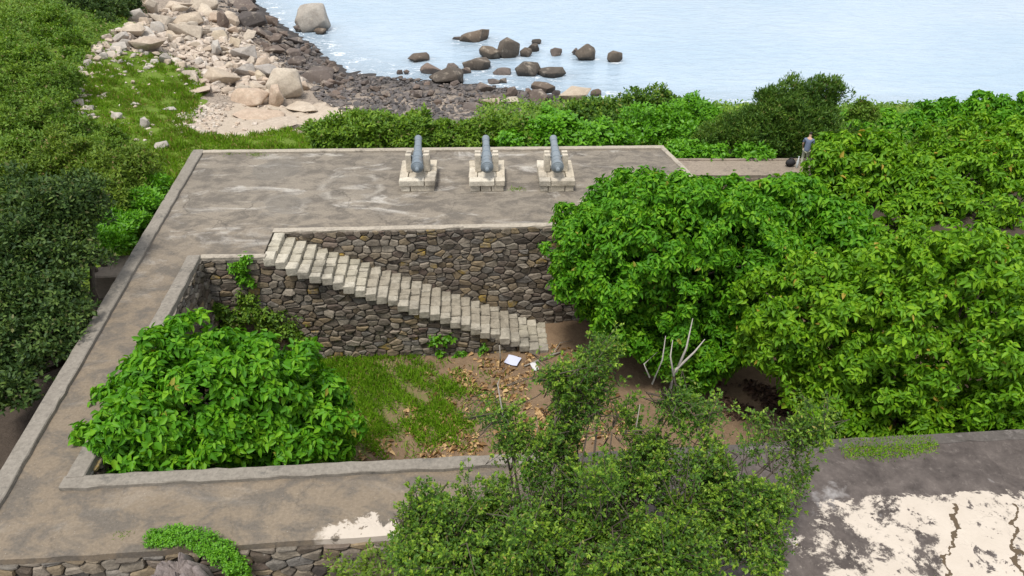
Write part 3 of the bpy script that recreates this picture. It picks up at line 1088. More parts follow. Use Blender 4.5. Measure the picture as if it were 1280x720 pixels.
# ------------------------------------------------------------------ side path past the guns
pa, pb = G(836, 199, -.35), G(1080, 199, -.35)
pc, pd = G(1080, 219, -.35), G(858, 219, -.35)
sp = slab("path", [pa, pd, pc, pb], -.35, .16, M['path'], .01)
tag(sp, "narrow concrete path leading off past the dark bush", None, None, "structure")
tag(kerb([np.array([pa[0] + .3, pa[1] - .02, -.35]), np.array([pb[0], pb[1] - .02, -.35])], .16, -.45, -.28, M['path'], -1), None, None, None, "structure")
stone_wall("low rough stone wall carrying the narrow path beyond the guns", pd, pc, lambda L: [(0, -3.6), (L, -3.6), (L, -.5), (0, -.5)],
           [vec(pa, .1, -.1), vec(pd, .05, .02), vec(pc, 0, .02), vec(pb, 0, -.1)], 21, -1, zc=(-4.5, -.515), w=.6)
# stone landing outside the battery on the near-left
ld = G(150, 334, -.95)
lm = MB(); lm.box((ld[0] - .15, ld[1] - .3, -1.5), (1.5, .8, 1.1), .06, .01, .05); lm.box((ld[0] - .2, ld[1] + .62, -1.6), (1.5, .98, 1.15), .06, .01, .05)
tag(lm.build("stone_landing", M['path']), "small tan stone landing outside the side walk, by the dark tree trunk", "landing")


# ------------------------------------------------------------------ cannons
def lathe(mb, prof, sides=28):
    """profile (y, r) turned about the local y axis"""
    V, F = [], []
    for y, r in prof:
        for k in range(sides):
            a = 2 * math.pi * k / sides
            V.append((r * math.cos(a), y, r * math.sin(a)))
    n = len(prof)
    for i in range(n - 1):
        for k in range(sides):
            k2 = (k + 1) % sides
            F.append((i * sides + k, i * sides + k2, (i + 1) * sides + k2, (i + 1) * sides + k))
    F.append(tuple(range(sides))); F.append(tuple(range(n * sides - 1, (n - 1) * sides - 1, -1)))
    mb.add(V, F)


def shade(o):
    fixn(o)
    o.data.polygons.foreach_set("use_smooth", np.ones(len(o.data.polygons), bool))
    m = o.modifiers.new("edges", 'EDGE_SPLIT'); m.split_angle = R(38)
    return o


def make_cannon():
    r = empty("cannon", (0, 0, 0))
    b = MB()
    lathe(b, [(-1.02, .225), (-1.0, .285), (-.93, .295), (-.90, .27), (-.88, .262), (-.3, .238), (0.25, .222), (0.27, .205), (.95, .178), (1.6, .155), (1.78, .155), (1.84, .175), (1.93, .19), (2.0, .178), (2.02, .12), (1.99, .085), (1.7, .08)], 32)
    shade(b.build("barrel", M['iron'], r))
    for y, ra in ((-.62, .262), (-.28, .248), (.26, .232), (.9, .192), (1.55, .167)):
        g = MB(); lathe(g, [(y - .045, ra - .03), (y - .04, ra), (y - .015, ra + .008), (y + .015, ra + .008), (y + .04, ra), (y + .045, ra - .03)], 32)
        shade(g.build("reinforce_ring", M['iron'], r))
    g = MB(); lathe(g, [(-1.0, .235), (-1.05, .225), (-1.07, .17), (-1.11, .165), (-1.13, .10), (-1.17, .07), (-1.20, .085), (-1.25, .105), (-1.30, .09), (-1.335, .04), (-1.34, .005)], 24)
    shade(g.build("cascabel", M['iron'], r))
    g = MB(); g.tube([(-.43, .10, -.02), (.43, .10, -.02)], [.07, .07], 16)
    shade(g.build("trunnion", M['iron'], r))
    return r


def make_plinth(var):
    r = empty("gun_plinth", (0, 0, 0))
    rs = random.Random(40 + var)
    # base course of rough blocks, slightly narrower than the slab course above
    Wd, Ln, h1, h2 = 1.56, 2.25, .30, .27
    b = MB()
    cuts = [[.28, 1], [.30, .62, 1], [.24, .74, 1]][var]
    x = -Wd / 2
    for c in cuts:
        x2 = -Wd / 2 + Wd * c
        b.box(((x + x2) / 2, -Ln / 2 + .26, h1 / 2), (x2 - x - .03, .50, h1), 0, .006, .02); x = x2
    y = -Ln / 2 + .52
    for ln in (.62, .58, .53):
        b.box((-Wd / 2 + .30, y + ln / 2, h1 / 2), (.60, ln - .014, h1), 0, .006, .02)
        b.box((Wd / 2 - .30, y + ln / 2, h1 / 2), (.60, ln - .014, h1), 0, .006, .02)
        b.box((0, y + ln / 2, h1 / 2 - .01), (.34, ln - .014, h1), 0, .004, .02)
        y += ln
    b.build("base_course", M['plinth'], r)
    b = MB()
    Wd, Ln = 1.68, 2.36
    zc_ = h1 + h2 / 2 + .004
    cut = [.70, .72, .33][var]
    fx = -Wd / 2 + Wd * cut
    b.box(((-Wd / 2 + fx) / 2, -Ln / 2 + .21, zc_), (fx + Wd / 2 - .03, .42, h2), 0, .006, .022)
    b.box(((Wd / 2 + fx) / 2, -Ln / 2 + .21, zc_), (Wd / 2 - fx - .03, .42, h2), 0, .006, .022)
    for s in (-1, 1):
        y = -Ln / 2 + .43
        lens = [[1.93], [.62, .52, .79], [1.1, .83]][(var + (s > 0)) % 3]
        for ln in lens:
            b.box((s * (Wd / 2 - .20), y + ln / 2, zc_), (.40, ln - .03, h2), 0, .01, .022); y += ln
    b.box((0, .21, zc_ - .03), (.84, 1.90, h2), 0, .005, .02)
    b.build("slab_course", M['plinth'], r)
    for s in (-1, 1):
        c = MB()
        zt_ = h1 + h2
        # upright stone cheek with a rounded trunnion notch in its top
        L0, L1, H = -.20, .40, .84
        prof = [(L0, 0), (L1, 0), (L1, H), (.18, H), (.18, H - .16)] + [(.10 + .08 * math.cos(a), H - .16 - .08 * math.sin(a)) for a in [math.pi * k / 6 for k in range(1, 6)]] + [(.02, H - .16), (.02, H), (L0, H)]
        x0, x1 = s * .275, s * .55
        n = len(prof)
        V = [(x0, p[0], zt_ + .004 + p[1]) for p in prof] + [(x1, p[0], zt_ + .004 + p[1]) for p in prof]
        V = np.array(V) + RNG.normal(0, .006, (2 * n, 3))
        F = [tuple(range(n)), tuple(range(2 * n - 1, n - 1, -1))] + [(i, (i + 1) % n, n + (i + 1) % n, n + i) for i in range(n)]
        c.add(V, F)
        o = fixn(c.build("cheek", M['plinth'], r))
        m = o.modifiers.new("bev", 'BEVEL'); m.width = .02; m.segments = 2; m.limit_method = 'ANGLE'
    return r


guns = [(520.5, 240, .035, 0), (607.5, 240, .03, 1), (695, 240, .02, 2)]
GL = ["grey-blue iron cannon nearest the open side of the gun floor, far from the trees", "grey-blue iron cannon between the two others", "grey-blue iron cannon nearest the big green tree"]
PL = ["stacked granite gun plinth nearest the open side of the gun floor", "stacked granite gun plinth between the two others", "stacked granite gun plinth nearest the big green tree"]
c0 = make_cannon()
for i, (px, py, rzz, var) in enumerate(guns):
    f = G(px, py)
    p = make_plinth(var)
    p.location = (f[0] + .02, f[1] + 1.15, .004)
    p.rotation_euler = (0, 0, rzz)
    tag(p, PL[i], "plinth", "granite gun plinths")
    c = c0 if i == 0 else copy_tree(c0)
    c.location = (p.location.x, p.location.y, .004 + .30 + .27 + .66)
    c.rotation_euler = (R(3.5), 0, rzz + (.05, .02, .0)[i])
    tag(c, GL[i], "cannon", "row of old cannons")


# ------------------------------------------------------------------ rocks
def boulder_mesh(name, mat, seed, flat=1.0, angular=.6, sub=2):
    rs = np.random.default_rng(seed)
    bm = bmesh.new()
    n = int(13 + 9 * (1 - angular))
    for _ in range(n):
        d = rs.normal(size=3); d /= np.abs(d).max() ** angular * np.linalg.norm(d) ** (1 - angular)
        d *= rs.uniform(.8, 1.0)
        bm.verts.new((d[0] * .5, d[1] * .5, d[2] * .5 * flat))
    bmesh.ops.convex_hull(bm, input=bm.verts)
    bmesh.ops.dissolve_limit(bm, angle_limit=R(16), verts=bm.verts, edges=bm.edges)
    loose = [v for v in bm.verts if not v.link_faces]
    bmesh.ops.delete(bm, geom=loose, context='VERTS')
    try:
        bmesh.ops.bevel(bm, geom=list(bm.edges), offset=.055, segments=2, affect='EDGES', profile=.6, clamp_overlap=True)
    except Exception:
        pass
    bmesh.ops.triangulate(bm, faces=bm.faces)
    bmesh.ops.subdivide_edges(bm, edges=bm.edges, cuts=1, use_grid_fill=True)
    ph = rs.uniform(0, 6, 6)
    for v in bm.verts:
        p = v.co
        k = .012 * (math.sin(p.x * 11 + ph[0]) + math.sin(p.y * 13 + ph[1]) + math.sin(p.z * 12 + ph[2]) + math.sin(p.x * 23 + p.y * 19 + ph[3]))
        v.co = p * (1 + k)
    me = bpy.data.meshes.new(name)
    bm.to_mesh(me); bm.free()
    me.polygons.foreach_set("use_smooth", np.ones(len(me.polygons), bool))
    me.materials.append(mat)
    return me


BM = {}
for key, mat, fl, ang in (("pale", 'rock_pale', .85, .7), ("grey", 'rock_grey', .8, .6), ("dark", 'rock_dark', .75, .6), ("sea", 'rock_sea', .85, .25), ("seap", 'rock_seapale', .95, .55)):
    BM[key] = [boulder_mesh("boulder", M[mat], 100 + i * 7 + len(key) * 31, fl, ang) for i in range(7)]


def put_rock(px, py, wpx, hpx, key, label, group=None, name="boulder", var=None, rz=None, deep=.8, tilt=.25, sink=.22, onsea=False, big=1.22):
    p = G(px, py, SEA) if onsea else onT(px, py)
    ppm = FPX / depth_of(p)
    w, h = big * wpx / ppm, big * .92 * hpx / ppm
    me = BM[key][random.randrange(7) if var is None else var]
    o = bpy.data.objects.new(name, me)
    d = w * deep * random.uniform(.85, 1.15)
    z3 = max(h * .95 - d * .12, h * .45) * 1.12
    fl = {"pale": .85, "grey": .8, "dark": .75, "sea": .85, "seap": .95}[key]
    o.scale = (w, d, z3 / fl * 1.25)
    o.rotation_euler = (random.uniform(-tilt, tilt), random.uniform(-tilt, tilt), random.uniform(-.5, .5) if rz is None else rz)
    o.location = (p[0], p[1] + d * .3, p[2] + z3 * (.5 - sink))
    link(o)
    tag(o, label, "boulder" if name == "boulder" else "rock", group)
    return o


for i, (px, py, w, h, k, lab) in enumerate(SEA_ROCKS):
    put_rock(px, py, w, h, k, lab, "rocks in the sea", "boulder", i % 7, None, .75, .12, .24, onsea=(onT(px, py)[2] <= SEA + .02))

LAND = [
    (354, 124, 42, 38, "pale", "big cream cube of a boulder above the sand"),
    (345, 133, 30, 24, "pale", "leaning cream wedge in front of the big cream cube"),
    (310, 132, 42, 21, "pale", "long flat cream block at the edge of the sand"),
    (276, 107, 44, 27, "pale", "broad cracked cream boulder in the middle of the jumble"),
    (306, 99, 25, 18, "grey", "grey rounded boulder behind the long flat block"),
    (333, 100, 32, 19, "grey", "smooth whitish boulder behind the big cream cube"),
    (303, 75, 33, 18, "grey", "long whitish boulder with a sloping top, mid jumble"),
    (327, 86, 18, 14, "pale", "tan boulder next to the long whitish boulder"),
    (269, 69, 22, 16, "grey", "grey upright boulder near the top of the jumble"),
    (396, 105, 42, 18, "dark", "brown smooth boulder on the pebbles nearest the foam"),
    (343, 69, 28, 15, "dark", "brown rounded boulder above the whitish boulders"),
    (176, 17, 17, 18, "pale", "square tan block at the cliff top, beside the tall block"),
    (190, 18, 16, 20, "pale", "tall tan block standing on the cliff ledge"),
    (199, 32, 40, 15, "pale", "long tan ledge boulder under the cliff blocks"),
    (232, 33, 34, 17, "pale", "wide tan boulder at the end of the cliff ledge"),
    (279, 36, 19, 21, "dark", "tilted brown slab near the cliff ledge"),
    (197, 43, 17, 17, "grey", "upright whitish stone below the cliff ledge"),
    (185, 47, 16, 13, "grey", "squat whitish stone beside the upright one below the ledge"),
    (161, 47, 30, 15, "pale", "tan flat boulder near the dark tree on the hill"),
    (180, 66, 46, 20, "pale", "large smooth orange-tan slab above the grass"),
    (230, 47, 42, 18, "pale", "long pale slab in the upper jumble"),
    (312, 35, 36, 20, "dark", "large dark slab at the head of the shore"),
    (305, 14, 38, 12, "dark", "long dark ledge at the far end of the shore"),
    (255, 12, 34, 20, "pale", "tan cliff boulder at the far end of the ledge"),
    (222, 14, 32, 16, "pale", "pale cliff boulder behind the ledge"),
    (206, 80, 13, 13, "grey", "white upright stone on the grass by the jumble"),
    (82, 124, 26, 13, "grey", "flat pale stone lying out of the shrubs on the slope"),
    (98, 135, 15, 12, "grey", "pale stone below the flat pale stone on the slope"),
    (200, 190, 18, 11, "grey", "white stone alone in the grass nearest the battery corner"),
    (181, 160, 15, 12, "grey", "white rock in the middle of the grass"),
    (145, 150, 14, 9, "grey", "grey rock at the shrub edge of the grass"),
    (170, 133, 13, 6, "grey", "small white flat rock in the bright grass"),
    (209, 142, 17, 7, "grey", "low white rock at the edge of the grey gravel"),
    (250, 119, 30, 9, "pale", "low tan shelf rock between the grass and the sand"),
    (342, 142, 15, 7, "pale", "small tan rock lying on the sand"),
    (318, 150, 58, 9, "pale", "broad flat pale rock shelf sunk in the middle of the sand"),
    (378, 141, 42, 8, "pale", "flat pale rock sunk in the sand beside the hedge"),
    (345, 161, 50, 6, "pale", "flat pale slab at the edge where sand meets grass"),
    (250, 169, 22, 6, "pale", "flat pale slab at the lower edge of the sand"),
]
for i, (px, py, w, h, k, lab) in enumerate(LAND):
    put_rock(px, py, w, h, k, lab, "boulders above the sand", "boulder", (i * 3) % 7, None, .8, .18, .22)


def scatter(polyv, n, mind):
    xs_ = [p[0] for p in polyv]; ys_ = [p[1] for p in polyv]
    out = []
    tries = 0
    while len(out) < n and tries < n * 60:
        tries += 1
        x, y = random.uniform(min(xs_), max(xs_)), random.uniform(min(ys_), max(ys_))
        if not inpoly(np.array([x]), np.array([y]), polyv)[0]: continue
        if any((x - a) ** 2 + ((y - b) * 1.6) ** 2 < mind ** 2 for a, b in out): continue
        out.append((x, y))
    return out


PALE = [(112, 66), (150, 35), (168, 22), (250, 8), (285, 20), (310, 50), (335, 72), (372, 95), (392, 118), (340, 130), (290, 124), (240, 108), (222, 88), (205, 68), (170, 66), (140, 72)]
DARKR = [(262, 0), (310, 2), (335, 25), (352, 40), (398, 62), (415, 88), (440, 100), (430, 128), (400, 128), (372, 95), (335, 70), (310, 48), (285, 20)]
PEB = [(420, 92), (500, 98), (560, 106), (640, 112), (700, 124), (660, 140), (600, 142), (540, 132), (440, 128), (395, 120)]
EDGE = [(78, 118), (96, 90), (120, 64), (160, 58), (215, 74), (205, 92), (160, 92), (140, 110), (122, 152), (96, 156)]
for x, y in scatter(PALE, 110, 4.5):
    s = random.choice([8, 10, 13, 16, 19, 23])
    put_rock(x, y, s, s * random.uniform(.5, .85), random.choice(["pale", "pale", "pale", "grey"]), "pale granite rock wedged in the jumble between the grass and the dark shore", "pale rocks of the jumble", "shore_rock", tilt=.5, big=1.05)
for x, y in scatter(DARKR, 70, 6):
    s = random.choice([8, 10, 13, 17, 22])
    put_rock(x, y, s, s * random.uniform(.45, .75), "dark", "dark brown rock heaped along the waterline below the pale jumble", "dark rocks of the waterline", "shore_rock", tilt=.5, big=1.05)
for x, y in scatter(PEB, 60, 6):
    s = random.choice([6, 8, 10, 13])
    put_rock(x, y, s, s * random.uniform(.5, .8), "dark", "dark cobble on the stony beach behind the hedge", "cobbles of the stony beach", "shore_rock", tilt=.5)
for x, y in scatter(EDGE, 55, 4):
    s = random.choice([5, 7, 9, 12])
    put_rock(x, y, s, s * random.uniform(.5, .8), random.choice(["grey", "grey", "pale"]), "pale stone strewn along the shrub edge of the grass", "stones along the grass edge", "shore_rock", tilt=.4, big=1.05)


def rubble_stuff(name, polys, mat, label, smin, smax, seed):
    rs = np.random.default_rng(seed)
    base = []
    for k in range(6):
        me = boulder_mesh("tmp", M['rock_dark'], 700 + k, .7, .6)
        bm = bmesh.new(); bm.from_mesh(me)
        bmesh.ops.convex_hull(bm, input=bm.verts)
        bmesh.ops.dissolve_limit(bm, angle_limit=R(14), verts=bm.verts, edges=bm.edges)
        bm.verts.ensure_lookup_table()
        ii = {v: i for i, v in enumerate(bm.verts)}
        base.append((np.array([v.co[:] for v in bm.verts]), [tuple(ii[v] for v in f.verts) for f in bm.faces]))
        bm.free(); bpy.data.meshes.remove(me)
    mb = MB()
    for pl, n in polys:
        xs_ = [p[0] for p in pl]; ys_ = [p[1] for p in pl]
        k = 0
        while k < n:
            x, y = rs.uniform(min(xs_), max(xs_)), rs.uniform(min(ys_), max(ys_))
            if not inpoly(np.array([x]), np.array([y]), pl)[0]: continue
            k += 1
            p = onT(x, y)
            V, Fc = base[rs.integers(6)]
            s = rs.uniform(smin, smax) * rs.uniform(.6, 1)
            a = rs.uniform(0, 6.28); ca, sa = math.cos(a), math.sin(a)
            Q = V * s * np.array([1, rs.uniform(.6, .9), rs.uniform(.6, .9)])
            Q = np.stack([Q[:, 0] * ca - Q[:, 1] * sa, Q[:, 0] * sa + Q[:, 1] * ca, Q[:, 2]], 1) + p + np.array([0, 0, s * .12])
            mb.add(Q, Fc)
    o = mb.build(name, mat)
    return tag(o, label, None, None, "stuff")


def islandrock(name, cols):
    t = NT(name)
    r = t.island(); k = len(cols)
    c = t.ramp(r, [(i / (k - 1), cols[i]) for i in range(k)])
    n2 = t.noise(t.pos(), 5, 5, .7)
    c = t.mix(.5, c, t.ramp(n2, [(.25, .25), (.75, .8)]), 'OVERLAY')
    return t.fin(c, .85, .25)


M['cob_dark'] = islandrock('dark_cobbles', [(.07, .065, .065), (.13, .115, .105), (.09, .085, .085), (.19, .16, .14), (.11, .10, .10)])
M['cob_pale'] = islandrock('pale_rubble', [(.36, .30, .245), (.50, .42, .34), (.44, .35, .275), (.54, .475, .41), (.30, .25, .20)])
rubble_stuff("cobble_gravel", [([(420, 92), (500, 98), (560, 106), (640, 112), (700, 124), (690, 160), (560, 165), (450, 152), (395, 124)], 2300), (DARKR, 900)], M['cob_dark'], "dark cobbles and gravel of the shore", .25, .75, 5)
rubble_stuff("stone_rubble", [(PALE, 420)], M['cob_pale'], "broken pale blocks filling the jumble of boulders", .7, 1.5, 9)
rubble_stuff("stone_rubble", [(PALE, 1500), (EDGE, 260), ([(120, 150), (150, 100), (215, 80), (262, 105), (240, 140), (180, 180), (130, 165)], 60), ([(290, 130), (345, 134), (425, 132), (425, 150), (375, 160), (290, 170)], 60), ([(215, 150), (250, 130), (290, 132), (270, 165), (225, 170)], 500)], M['cob_pale'], "pale broken stones between the boulders", .12, .6, 6)


# ------------------------------------------------------------------ foliage
def norm(a):
    return a / (np.linalg.norm(a, axis=-1, keepdims=True) + 1e-9)


def leaf_arrays(P, D, N, L, W, fold=.25, droop=.2):
    """two-sided folded leaf blades: 6 verts, 2 quads each"""
    D = norm(D); N = norm(N - (N * D).sum(1, keepdims=True) * D); S = np.cross(D, N)
    L = L[:, None]; W = W[:, None]
    b = P
    tip = P + D * L - N * (droop * L)
    l1 = P + D * L * .32 - S * W + N * W * fold
    r1 = P + D * L * .32 + S * W + N * W * fold
    l2 = P + D * L * .70 - S * W * .72 + N * (W * fold - droop * .45 * L)
    r2 = P + D * L * .70 + S * W * .72 + N * (W * fold - droop * .45 * L)
    V = np.stack([b, l1, l2, tip, r2, r1], 1).reshape(-1, 3)
    n = len(P)
    i = np.arange(n)[:, None] * 6
    F = np.concatenate([i + np.array([[0, 3, 2, 1]]), i + np.array([[0, 5, 4, 3]])], 0)
    return V, F


def sample_lobes(lobes, n, rs, shell=.4, low=-.55, rough=.16, pw=2 / 3):
    """points and outward normals on and under the skin of a union of bumpy ellipsoids"""
    C = np.array([l[0] for l in lobes], float)
    Rr = np.array([l[1] if np.ndim(l[1]) else (l[1],) * 3 for l in lobes], float)
    wts = (Rr.prod(1)) ** pw
    wts /= wts.sum()
    KK = rs.normal(0, 3.2, (len(lobes), 5, 3)); PH = rs.uniform(0, 6.28, (len(lobes), 5))
    Ps, Ns = [], []
    got = 0
    while got < n:
        m = n * 2
        k = rs.choice(len(lobes), m, p=wts)
        d = norm(rs.normal(size=(m, 3)))
        ok = d[:, 2] > low
        k, d = k[ok], d[ok]
        bump = 1 + rough * np.cos((KK[k] * d[:, None, :]).sum(2) + PH[k]).sum(1) / 1.6
        r = bump * (1 - shell * rs.random(len(k)) ** 1.6)
        p = C[k] + Rr[k] * d * r[:, None]
        nn = norm(d / Rr[k])
        inside = np.zeros(len(k), bool)
        for j in range(len(lobes)):
            q = (((p - C[j]) / Rr[j]) ** 2).sum(1)
            inside |= (q < .55) & (k != j)
        Ps.append(p[~inside]); Ns.append(nn[~inside]); got += int((~inside).sum())
    return np.concatenate(Ps)[:n], np.concatenate(Ns)[:n]


def rosettes(P, N, k, L, wr, rs, up=.6, spread=(45, 110), droop=.25, fold=.25, scatter_=.08, lift=0.0):
    n = len(P)
    A = norm(N * .6 + np.array([0, 0, up]) + rs.normal(0, .28, (n, 3)))
    ref = norm(rs.normal(size=(n, 3)))
    e1 = norm(np.cross(A, ref)); e2 = np.cross(A, e1)
    A = np.repeat(A, k, 0); e1 = np.repeat(e1, k, 0); e2 = np.repeat(e2, k, 0); Pk = np.repeat(P, k, 0)
    m = n * k
    ph = np.tile(np.arange(k) * 2.4, n) + rs.uniform(0, .7, m) + np.repeat(rs.uniform(0, 6.28, n), k)
    th = np.radians(rs.uniform(spread[0], spread[1], m))
    D = A * np.cos(th)[:, None] + (e1 * np.cos(ph)[:, None] + e2 * np.sin(ph)[:, None]) * np.sin(th)[:, None]
    D[:, 2] -= droop * rs.uniform(.2, 1.4, m)
    D = norm(D)
    LL = L * rs.uniform(.6, 1.15, m)
    return leaf_arrays(Pk + D * scatter_ * rs.random((m, 1)) + rs.normal(0, scatter_ * .6, (m, 3)), D, A + rs.normal(0, .25, (m, 3)), LL, LL * wr * rs.uniform(.85, 1.15, m), fold, droop * .8)


def tufts(lobes, n, rs, shell, low, rough, size):
    """rosette points grouped in small domed tufts spread over and under the crown's skin"""
    per = 11
    m = n // per
    C, CN = sample_lobes(lobes, m, rs, shell, low, rough)
    sz = size * rs.uniform(.65, 1.25, m)
    d = norm(rs.normal(size=(m * per, 3)) + np.array([0, 0, .55]) + np.repeat(CN, per, 0) * .8)
    P = np.repeat(C, per, 0) + d * np.repeat(sz, per)[:, None] * np.array([1, 1, .75]) * (1 - .35 * rs.random((m * per, 1)) ** 2)
    return P, d


def limbs(mb, root, lobes, r0, rs, sub=3):
    root = np.array(root, float)
    for c, rr in lobes:
        c = np.array(c, float)
        rm = np.mean(rr)
        mid = root * .55 + c * .45 + np.r_[rs.normal(0, .25, 2), -.2]
        mb.tube([root, mid, c], [r0, r0 * .62, r0 * .3], 7)
        for _ in range(sub):
            d = norm(rs.normal(size=3) + np.array([0, 0, .3])) * np.asarray(rr) * .8
            mb.tube([c * .8 + mid * .2, c + d * .5 + rs.normal(0, .1, 3), c + d], [r0 * .3, r0 * .2, r0 * .07], 5)


def plant(name, label, cat, base, lobes, n, k, L, wr, mat, seed, group=None, trunk_r=.14, shell=.4, low=-.55, rough=.16, crown="crown", trunk="trunk", tuft=0, **kw):
    rs = np.random.default_rng(seed)
    e = empty(name, tuple(base), label, cat, group)
    if tuft:
        lobes = [(c, tuple(np.array(rr if np.ndim(rr) else (rr,) * 3) * .84)) for c, rr in lobes]
        P, N = tufts(lobes, n, rs, shell, low, rough, tuft)
        for c, rr in lobes:                      # leaves inside the crown
            m_ = max(40, int(n * .30 * (rr[0] * rr[2]) / sum(q[1][0] * q[1][2] for q in lobes)))
            d_ = norm(rs.normal(size=(m_, 3)))
            P = np.concatenate([P, np.array(c) + d_ * np.array(rr) * (.82 - .3 * rs.random((m_, 1)))])
            N = np.concatenate([N, d_])
    else:
        P, N = sample_lobes(lobes, n, rs, shell, low, rough)
    V, F = rosettes(P, N, k, L, wr, rs, **kw)
    b = np.array(base, float)
    mesh_obj(crown, V - b, F, mat, e, True)
    mb = MB()
    limbs(mb, (0, 0, 0), [(np.array(c) - b, rr) for c, rr in lobes], trunk_r, rs)
    mb.tube([(0, 0, -.4), (0, 0, 0.05)], [trunk_r * 1.3, trunk_r], 8)
    mb.build(trunk, M['bark'], e, True)
    return e


def lob(px, py, rpx, Y, squash=(1, 1, 1)):
    p = PY(px, py, Y)
    r = rpx / FPX * depth_of(p)
    return (tuple(p), (r * squash[0], r * squash[1], r * squash[2]))


def dome(px, py, rx, ry, Y, k=.75):
    p = PY(px, py, Y)
    ppm = FPX / depth_of(p)
    al = math.atan2(CAMZ - p[2], p[1])
    Rx = rx / ppm
    A_ = ry / ppm
    Ry = min(Rx * k, A_ / math.sin(al) * .8)
    Rz = math.sqrt(max(A_ ** 2 - (Ry * math.sin(al)) ** 2, .2)) / math.cos(al)
    return (tuple(p), (Rx, Ry, Rz))


# broad-leaved trees in and behind the courtyard
BIG = dict(k=9, L=.40, wr=.30, up=.75, droop=.35, spread=(50, 112), scatter_=.10)
plant("broadleaf_tree", "rounded bright green broad-leaved tree in the near corner of the courtyard, alone", "tree", (-8.2, 16.4, FLOORZ),
      [dome(262, 506, 165, 98, 16.4, .6), lob(165, 545, 60, 15), lob(225, 452, 54, 17.4), lob(388, 535, 62, 16.6), lob(318, 484, 62, 17.2), lob(250, 560, 62, 15.0), lob(340, 560, 50, 15.6)],
      3400, 8, .26, .28, M['broad'], 1, trunk_r=.13, shell=.35, rough=.12, tuft=.42, up=.45, droop=.55, spread=(50, 112), scatter_=.06)
plant("broadleaf_tree", "bright green broad-leaved tree overhanging the end of the retaining wall, nearest the guns", "tree", (7.2, 25.0, FLOORZ),
      [dome(845, 345, 172, 142, 24.6, .6), lob(745, 300, 62, 25.2), lob(915, 315, 78, 26.5), lob(870, 430, 66, 23.2), lob(735, 345, 45, 24.6), lob(800, 270, 60, 26)],
      8800, 8, .235, .25, M['broad'], 2, trunk_r=.2, shell=.3, low=-.65, rough=.09, tuft=.44, up=.45, droop=.55, spread=(50, 112), scatter_=.06)
plant("broadleaf_tree", "largest broad-leaved tree, filling the courtyard end beside the dark walk", "tree", (15, 19.5, FLOORZ),
      [dome(1190, 410, 205, 146, 19.6, .7), dome(1015, 400, 104, 95, 20.2, .8), dome(1400, 400, 160, 140, 19.5), lob(1060, 505, 48, 18.4), lob(1115, 520, 45, 17.6), lob(1185, 522, 45, 17.2), lob(1270, 525, 48, 17.0), lob(1020, 470, 48, 19.4)],
      11500, 8, .23, .25, M['broad_yellow'], 3, trunk_r=.22, shell=.3, low=-.65, rough=.09, tuft=.44, up=.45, droop=.55, spread=(50, 112), scatter_=.06)
plant("broadleaf_tree", "yellowish broad-leaved tree on the rise by the person on the path", "tree", (16.5, 33.5, -1.2),
      [lob(1034, 196, 15, 32.2), lob(1026, 212, 12, 31.9), dome(1090, 222, 82, 62, 33, .8), lob(1040, 255, 40, 31), lob(1150, 250, 50, 31)],
      2900, 8, .30, .26, M['broad_yellow'], 4, trunk_r=.15, shell=.3, rough=.12, tuft=.5, up=.45, droop=.55, spread=(50, 112), scatter_=.06)
plant("broadleaf_tree", "yellowish broad-leaved tree behind, running out of the picture below the sea", "tree", (24, 35, -1),
      [dome(1225, 215, 95, 68, 34.5, .8), dome(1330, 205, 95, 75, 36, .8), lob(1170, 276, 44, 30), lob(1230, 274, 60, 30), lob(1295, 265, 62, 31), lob(1120, 290, 34, 28.5), lob(1200, 235, 50, 32)],
      3600, 8, .30, .26, M['broad_yellow'], 5, trunk_r=.15, shell=.3, rough=.12, tuft=.5, up=.45, droop=.55, spread=(50, 112), scatter_=.06)
plant("broadleaf_tree", "low domed broad-leaved tree on the skyline against the sea", "tree", (22, 42, -1.4),
      [dome(1115, 166, 74, 31, 40.5, .8), dome(1205, 154, 88, 37, 42, .8), dome(1320, 150, 95, 44, 43, .8)],
      2900, 8, .32, .26, M['broad'], 6, trunk_r=.15, shell=.3, rough=.12, tuft=.5, up=.45, droop=.55, spread=(50, 112), scatter_=.06)

# shrubs behind the gun floor
SM = dict(up=.8, droop=.1, spread=(25, 80), scatter_=.12)
def gz(x, y): return (x, y, z1(x, y))
plant("hedge_shrub", "clipped-looking dark-sided green shrub behind the first two cannons", "shrub", gz(-7, 37.5),
      [lob(405, 172, 22, 37.2), lob(440, 165, 24, 37.6), lob(480, 164, 25, 37.6), lob(520, 166, 24, 37.8), lob(552, 171, 20, 38), lob(460, 172, 26, 37), lob(510, 174, 24, 36.8)],
      2500, 8, .26, .20, M['hedge'], 10, trunk_r=.06, shell=.4, low=-.7, crown="foliage", trunk="stem", **SM)
plant("hedge_shrub", "olive green shrub behind the middle cannon and the last cannon", "shrub", gz(-.5, 38.5),
      [lob(590, 174, 22, 38), lob(620, 168, 24, 38.6), lob(650, 173, 21, 38)],
      1100, 8, .26, .22, M['hedge'], 11, trunk_r=.06, shell=.4, low=-.7, crown="foliage", trunk="stem", **SM)
plant("vine_mound", "bright lime green leafy mound behind the last cannon", "shrub", gz(3.2, 38),
      [lob(665, 174, 22, 38), lob(700, 170, 26, 38), lob(735, 175, 23, 37.6), lob(690, 157, 18, 40), lob(640, 180, 16, 37)],
      1700, 8, .27, .30, M['vine'], 12, trunk_r=.05, shell=.35, low=-.6, crown="foliage", trunk="stem", up=.8, droop=.15, spread=(40, 95), scatter_=.1)
